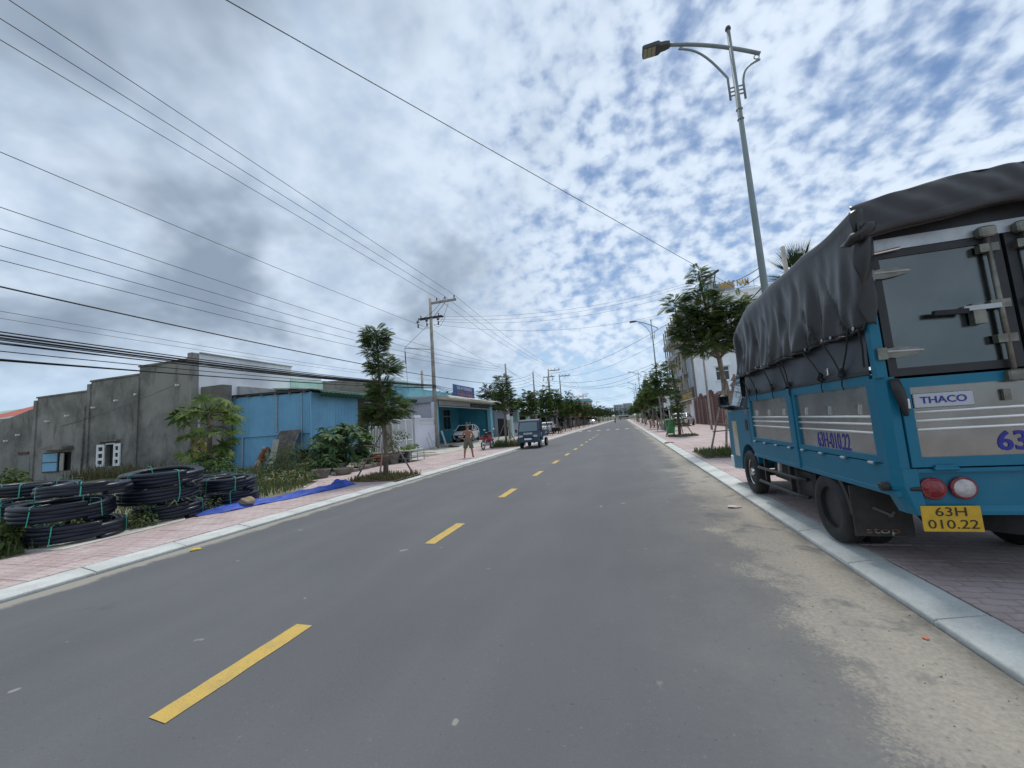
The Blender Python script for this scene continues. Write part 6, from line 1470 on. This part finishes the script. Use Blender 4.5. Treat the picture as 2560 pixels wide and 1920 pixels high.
# ================================================================ sedans
def sedan(label, loc, rz, tail):
    """front towards +y"""
    t = thing('sedan_car', label, 'car', loc, rz, 'white parked sedans')
    secs = [(-2.22,.42,.80,.62),(-2.16,.30,.92,.76),(-1.95,.24,1.00,.82),(-1.3,.20,1.02,.86),(-.3,.19,.99,.87),(.9,.20,.95,.86),(1.5,.22,.90,.84),(1.95,.26,.80,.79),(2.15,.32,.70,.70),(2.22,.42,.60,.60)]
    vs, fs = [], []
    for y, zb, zt, w in secs:
        h = zt-zb
        for u, k in ((-.86,0),(-1,.25),(-1,.62),(-.93,.88),(-.7,1),(.7,1),(.93,.88),(1,.62),(1,.25),(.86,0)): vs.append((u*w, y, zb+h*k))
    n = 10
    for i in range(len(secs)-1):
        for k in range(n): fs.append((i*n+k, i*n+(k+1)%n, (i+1)*n+(k+1)%n, (i+1)*n+k))
    fs += [tuple(range(n)), tuple(range(len(secs)*n-1, (len(secs)-1)*n-1, -1))]
    autosmooth(MB().add(vs, fs).build('body', 'car_white', t), 45)
    gl = [(-1.80,.98,.72,1.0),(-1.15,1.33,.66,0),(-.55,1.44,.62,0),(.15,1.45,.60,0),(1.18,.93,.74,0)]
    vs, fs = [], []
    for y, z, w, _ in gl: vs += [(-min(.82,w+.14 if z > 1.2 else w),y,.93),(-w,y,z),(w,y,z),(min(.82,w+.14 if z > 1.2 else w),y,.93)]
    for i in range(4):
        for k in range(3): fs.append((i*4+k, i*4+k+1, (i+1)*4+k+1, (i+1)*4+k))
    MB().add(vs, fs).build('glass', 'glass_dark', t)
    rf = MB().add([(-.655,-1.10,1.352),(.655,-1.10,1.352),(.625,-.55,1.462),(.605,.18,1.470),(.58,.32,1.40),(-.58,.32,1.40),(-.605,.18,1.470),(-.625,-.55,1.462)], [(0,1,2,7),(7,2,3,6),(6,3,4,5)]).build('roof', 'car_white', t)
    for s in (-1, 1):
        for a, b, w in (((.755,1.16,.95),(.60,.22,1.45),.035),((.80,-.42,.96),(.63,-.38,1.44),.04),((.79,-1.72,.97),(.655,-1.10,1.35),.05),((.64,.2,1.455),(.655,-1.1,1.36),.03)): MB().tube([(s*(a[0]+.015),a[1],a[2]),(s*(b[0]+.015),b[1],b[2])], w, 6).build('pillar', 'car_white', t)
        for y in (1.38,-1.32):
            w = MB().lathe([(.20,-.09),(.30,-.10),(.32,-.06),(.32,.06),(.30,.10),(.20,.09)], (s*.78,y,.32), 'x', 24, False).build('tyre', 'rubber', t); MB().lathe([(.22,0),(.18,-s*.02),(.06,s*.01),(0,s*.02)], (s*.875,y,.32), 'x', 18).build('rim', 'galvanised', w)
            MB().lathe([(.37,0),(.37,s*.012)], (s*.858,y,.34), 'x', 24).build('wheel_arch', 'car_black', t)
        MB().obox((s*.66,2.03,.74), (.30,.22,.09), (0,s*.1,s*-.5)).build('headlamp', 'lens_clear', t)
        MB().obox((s*.64,-2.10,.84), (.30,.16,.13), (0,0,s*.35)).build('tail_lamp', 'lens_red', t)
        MB().cbox(s*.90-.09,s*.90+.09,.80,.92,.95,1.07,.02).build('mirror', 'car_white', t)
        MB().obox((s*.70,2.03,.46), (.10,.20,.30), (0,s*.4,s*-.6)).build('bumper_vent', 'car_black', t)
    MB().prism([(-.58,.60),(.58,.60),(.46,.30),(-.46,.30)], 2.10, 2.24, 'y').build('grille', 'car_black', t); MB().box(-.50,.50,2.225,2.25,.30,.33).build('grille_trim', 'chrome', t)
    MB().box(-.22,.22,2.245,2.26,.42,.52).build('licence_plate', 'white_letter', t); MB().box(-.22,.22,-2.245,-2.23,.55,.66).build('licence_plate', 'white_letter', t)
    return t
sedan('white sedan with large black grille parked inside the blue garage', (-13.8, 32.6, .31), PI+R_(10), False)
sedan('white sedan seen from behind, parked under trees past the small blue truck', (-9.55, 49.6, PZ), R_(4), True)
o = sedan('distant white car parked on the left near the shops', (-9.3, 118, PZ), R_(5), True)
o = sedan('white car behind the right trees near the trunks', (6.3, 47, PZ), R_(-20), True)
t = thing('scrap_table', 'low dark table with pale legs on the left pavement beyond the sedan', 'table', (-7.9, 46.0, PZ))
MB().box(-.6,.6,-.5,.5,.72,.8).build('top', 'wood_board', t); MB().box(-.5,.5,-.4,.4,.3,.7).build('box', 'dark_opening', t)
for x in (-.55,.55):
    for y in (-.45,.45): MB().tube([(x,y,0),(x,y,.72)], .03, 6).build('leg', 'stake_wood', t)

# ================================================================ motorbike
t = thing('motorbike', 'red underbone motorbike parked on the left pavement before the garage', 'motorbike', (-8.25, 22.7, PZ), R_(-6))
def bwheel(y):
    w = MB().tube([(0,y+.245*math.cos(a),.28+.245*math.sin(a)) for a in [2*PI*i/28 for i in range(28)]], .036, 8, closed=True).build('tyre', 'rubber', t, True)
    MB().tube([(0,y+.20*math.cos(a),.28+.20*math.sin(a)) for a in [2*PI*i/24 for i in range(24)]], .014, 6, closed=True).build('rim', 'galvanised', w, True)
    sp = MB(); 
    for i in range(10): a = PI*i/10; sp.tube([(0,y+.2*math.cos(a),.28+.2*math.sin(a)),(0,y-.2*math.cos(a),.28-.2*math.sin(a))], .005, 4)
    sp.build('spokes', 'galvanised', w); MB().lathe([(.05,-.06),(.05,.06)], (0,y,.28), 'x', 12).build('hub', 'galvanised', w)
bwheel(-.62); bwheel(.62)
soft(MB().prism([(-.85,.72),(-.80,.80),(-.2,.76),(-.05,.62),(.0,.46),(-.25,.48),(-.5,.58)], -.11, .11, 'x').build('tail_fairing', 'bike_red', t), .03)
soft(MB().prism([(.05,.42),(.12,.40),(.42,.78),(.40,.92),(.30,.90)], -.17, .17, 'x').build('leg_shield', 'bike_red', t), .03)
soft(MB().prism([(-.72,.80),(-.70,.86),(-.35,.86),(-.05,.80),(.02,.72),(-.2,.74)], -.12, .12, 'x').build('seat', 'rubber', t), .03)
soft(MB().cbox(-.12,.12,.22,.44,.92,1.06,.03).build('handlebar_cover', 'car_black', t), .02); MB().tube([(-.34,.26,1.02),(0,.32,1.0),(.34,.26,1.02)], .016, 8).build('handlebar', 'black_metal', t)
for s in (-1, 1):
    MB().tube([(s*.26,.28,1.03),(s*.30,.30,1.18)], .008, 5).build('mirror_stem', 'black_metal', t); MB().cbox(s*.32-.06,s*.32+.06,.29,.32,1.15,1.23,.01).build('mirror', 'chrome', t)
    MB().tube([(s*.09,.62,.28),(s*.07,.38,.80)], .02, 6).build('fork', 'galvanised', t); MB().tube([(s*.12,-.62,.28),(s*.12,-.42,.64)], .022, 6).build('shock_absorber', 'galvanised', t)
MB().cbox(-.12,.12,-.2,.16,.22,.42,.03).build('engine', 'galvanised', t); MB().tube([(.14,.05,.26),(.15,-.3,.26),(.15,-.85,.36)], [.02,.03,.042], 8).build('exhaust', 'galvanised', t, True)
soft(MB().prism([(.36,.50),(.50,.60),(.72,.60),(.86,.50),(.72,.55),(.5,.55)], -.07, .07, 'x').build('front_fender', 'bike_red', t), .01)
MB().box(-.09,.09,-.93,-.91,.48,.62).build('licence_plate', 'white_letter', t); MB().obox((0,-.86,.66), (.14,.06,.08)).build('tail_lamp', 'lens_red', t)
o = bush('dummy', 'x', (0,0,0), [], OVATE, .1, 'leaf', False) if False else None
hel = autosmooth(MB().lathe([(.12,0),(.13,.06),(.11,.13),(.06,.17),(0,.18)], (0,0,0)).build('helmet', 'car_black'), 60); hel.location = (-8.22, 22.45, PZ+.87); tag(hel, 'dark helmet resting on the motorbike seat', 'helmet')

# ================================================================ man with hands on hips, seen from behind
def skin_body(name, joints, edges, parent, mt, sub=2):
    me = bpy.data.meshes.new(name); keys = list(joints); me.from_pydata([joints[k][0] for k in keys], [(keys.index(a), keys.index(b)) for a, b in edges], [])
    o = bpy.data.objects.new(name, me); COL.objects.link(o); o.parent = parent
    sk = o.modifiers.new('skin', 'SKIN'); sk.use_smooth_shade = True
    if not me.skin_vertices: 
        bm = bmesh.new(); bm.from_mesh(me); bm.verts.layers.skin.verify(); bm.to_mesh(me); bm.free()
    for i, k in enumerate(keys):
        r = joints[k][1]; r = r if isinstance(r, tuple) else (r, r); me.skin_vertices[0].data[i].radius = r; me.skin_vertices[0].data[i].use_root = (i == 0)
    sb = o.modifiers.new('sub', 'SUBSURF'); sb.levels = sub; sb.render_levels = sub
    me.materials.append(M[mt]); return o
man = thing('person', 'shirtless man in olive shorts standing with hands on hips on the left pavement', 'person', (-7.02, 16.7, PZ), R_(14))
J = {'pelvis':((0,0,.80),(.125,.095)),'waist':((0,.0,.92),(.118,.085)),'chest':((0,.01,1.10),(.15,.095)),'shoul':((0,.0,1.22),(.13,.075)),'neck':((0,.01,1.295),.048),'head0':((0,.03,1.36),(.062,.07)),'head1':((0,.035,1.45),(.070,.082)),'head2':((0,.03,1.52),(.045,.055))}
E = [('pelvis','waist'),('waist','chest'),('chest','shoul'),('shoul','neck'),('neck','head0'),('head0','head1'),('head1','head2')]
for s, q in ((-1,'l'),(1,'r')):
    J.update({q+'sh':((s*.165,-.005,1.205),.055),q+'ua':((s*.225,-.04,1.09),.044),q+'el':((s*.315,-.08,.955),.037),q+'fa':((s*.25,-.02,.90),.033),q+'wr':((s*.185,.035,.865),.026),q+'palm':((s*.155,.075,.845),(.026,.034))})
    J.update({q+'hip':((s*.085,0,.72),.088),q+'kn':((s*.15,.02,.42),.056),q+'cf':((s*.175,-.015,.29),.052),q+'an':((s*.195,-.01,.075),.034),q+'toe':((s*.215,.15,.02),(.036,.022)),q+'heel':((s*.195,-.035,.03),.032)})
    E += [('shoul',q+'sh'),(q+'sh',q+'ua'),(q+'ua',q+'el'),(q+'el',q+'fa'),(q+'fa',q+'wr'),(q+'wr',q+'palm'),('pelvis',q+'hip'),(q+'hip',q+'kn'),(q+'kn',q+'cf'),(q+'cf',q+'an'),(q+'an',q+'toe'),(q+'an',q+'heel')]
    for f in range(4):
        J[q+f'f{f}a'] = ((s*(.135-.004*f),.10,.865-.017*f),.010); J[q+f'f{f}b'] = ((s*(.115-.004*f),.135+.006*(f in (1,2)),.868-.018*f),.009); E += [(q+'palm',q+f'f{f}a'),(q+f'f{f}a',q+f'f{f}b')]
    J[q+'tha'] = ((s*.165,.03,.86),.011); J[q+'thb'] = ((s*.140,-.01,.868),.010); E += [(q+'palm',q+'tha'),(q+'tha',q+'thb')]
body = skin_body('body', J, E, man, 'skin')
sh = MB()
def ring(cx, cy, z, rx, ry, n=18): return [(cx+rx*math.cos(2*PI*i/n), cy+ry*math.sin(2*PI*i/n), z) for i in range(n)]
def loft(m, rings):
    n = len(rings[0]); vs = [p for r in rings for p in r]; m.add(vs, [(i*n+k, i*n+(k+1)%n, (i+1)*n+(k+1)%n, (i+1)*n+k) for i in range(len(rings)-1) for k in range(n)])
loft(sh, [ring(0,0,.875,.150,.112),ring(0,0,.85,.158,.118),ring(0,-.005,.78,.185,.130),ring(0,-.005,.70,.190,.130),ring(0,0,.665,.185,.12)])
for s in (-1, 1): loft(sh, [ring(s*.085,0,.74,.105,.118),ring(s*.11,.005,.62,.108,.115),ring(s*.14,.012,.46,.108,.105),ring(s*.142,.012,.45,.095,.092)])
sh.build('shorts', 'shorts', man, True)
hr = MB(); 
def hairf(u, v):
    a = 2*PI*u; e = -.15+v*(PI/2+.15); r = 1.0
    back = 1 if math.sin(a) < 0.2 else 0
    if not back: e = max(e, .45)
    return (.080*math.cos(a)*math.cos(e), .035-.006+.092*math.sin(a)*math.cos(e), 1.45+.088*math.sin(e)-.0)
hr.grid(hairf, 24, 10).build('hair', 'hair', man, True)
for s in (-1, 1): MB().lathe([(.012,-.012),(.022,0),(.012,.012)], (s*.075,.03,1.42), 'x', 10).build('ear', 'skin', man, True)
# far rider on the road
t = thing('person', 'tiny dark clothed rider on a scooter far down the road', 'person', (-2.6, 118, 0))
J2 = {'pelvis':((0,0,.80),.15),'chest':((0,.05,1.15),.17),'neck':((0,.08,1.38),.06),'head':((0,.08,1.52),.11),'lh':((-.15,.3,.7),.09),'lk':((-.15,.3,.4),.07),'rh':((.15,.3,.7),.09),'rk':((.15,.3,.4),.07),'la':((-.22,.1,1.25),.06),'le':((-.25,.4,1.05),.045),'ra':((.22,.1,1.25),.06),'re':((.25,.4,1.05),.045)}
skin_body('body', J2, [('pelvis','chest'),('chest','neck'),('neck','head'),('pelvis','lh'),('lh','lk'),('pelvis','rh'),('rh','rk'),('chest','la'),('la','le'),('chest','ra'),('ra','re')], t, 'car_black', 1)
t = thing('motorbike', 'tiny dark scooter under the far rider', 'motorbike', (-2.6, 118, 0))
for y in (-.6,.65): MB().lathe([(.15,-.05),(.28,-.05),(.28,.05),(.15,.05)], (0,y,.28), 'x', 16).build('wheel', 'rubber', t)
soft(MB().prism([(-.8,.5),(-.75,.75),(.1,.72),(.3,.4),(.5,1.0),(.6,.95),(.45,.35),(-.2,.3)], -.14, .14, 'x').build('body', 'car_black', t), .02)
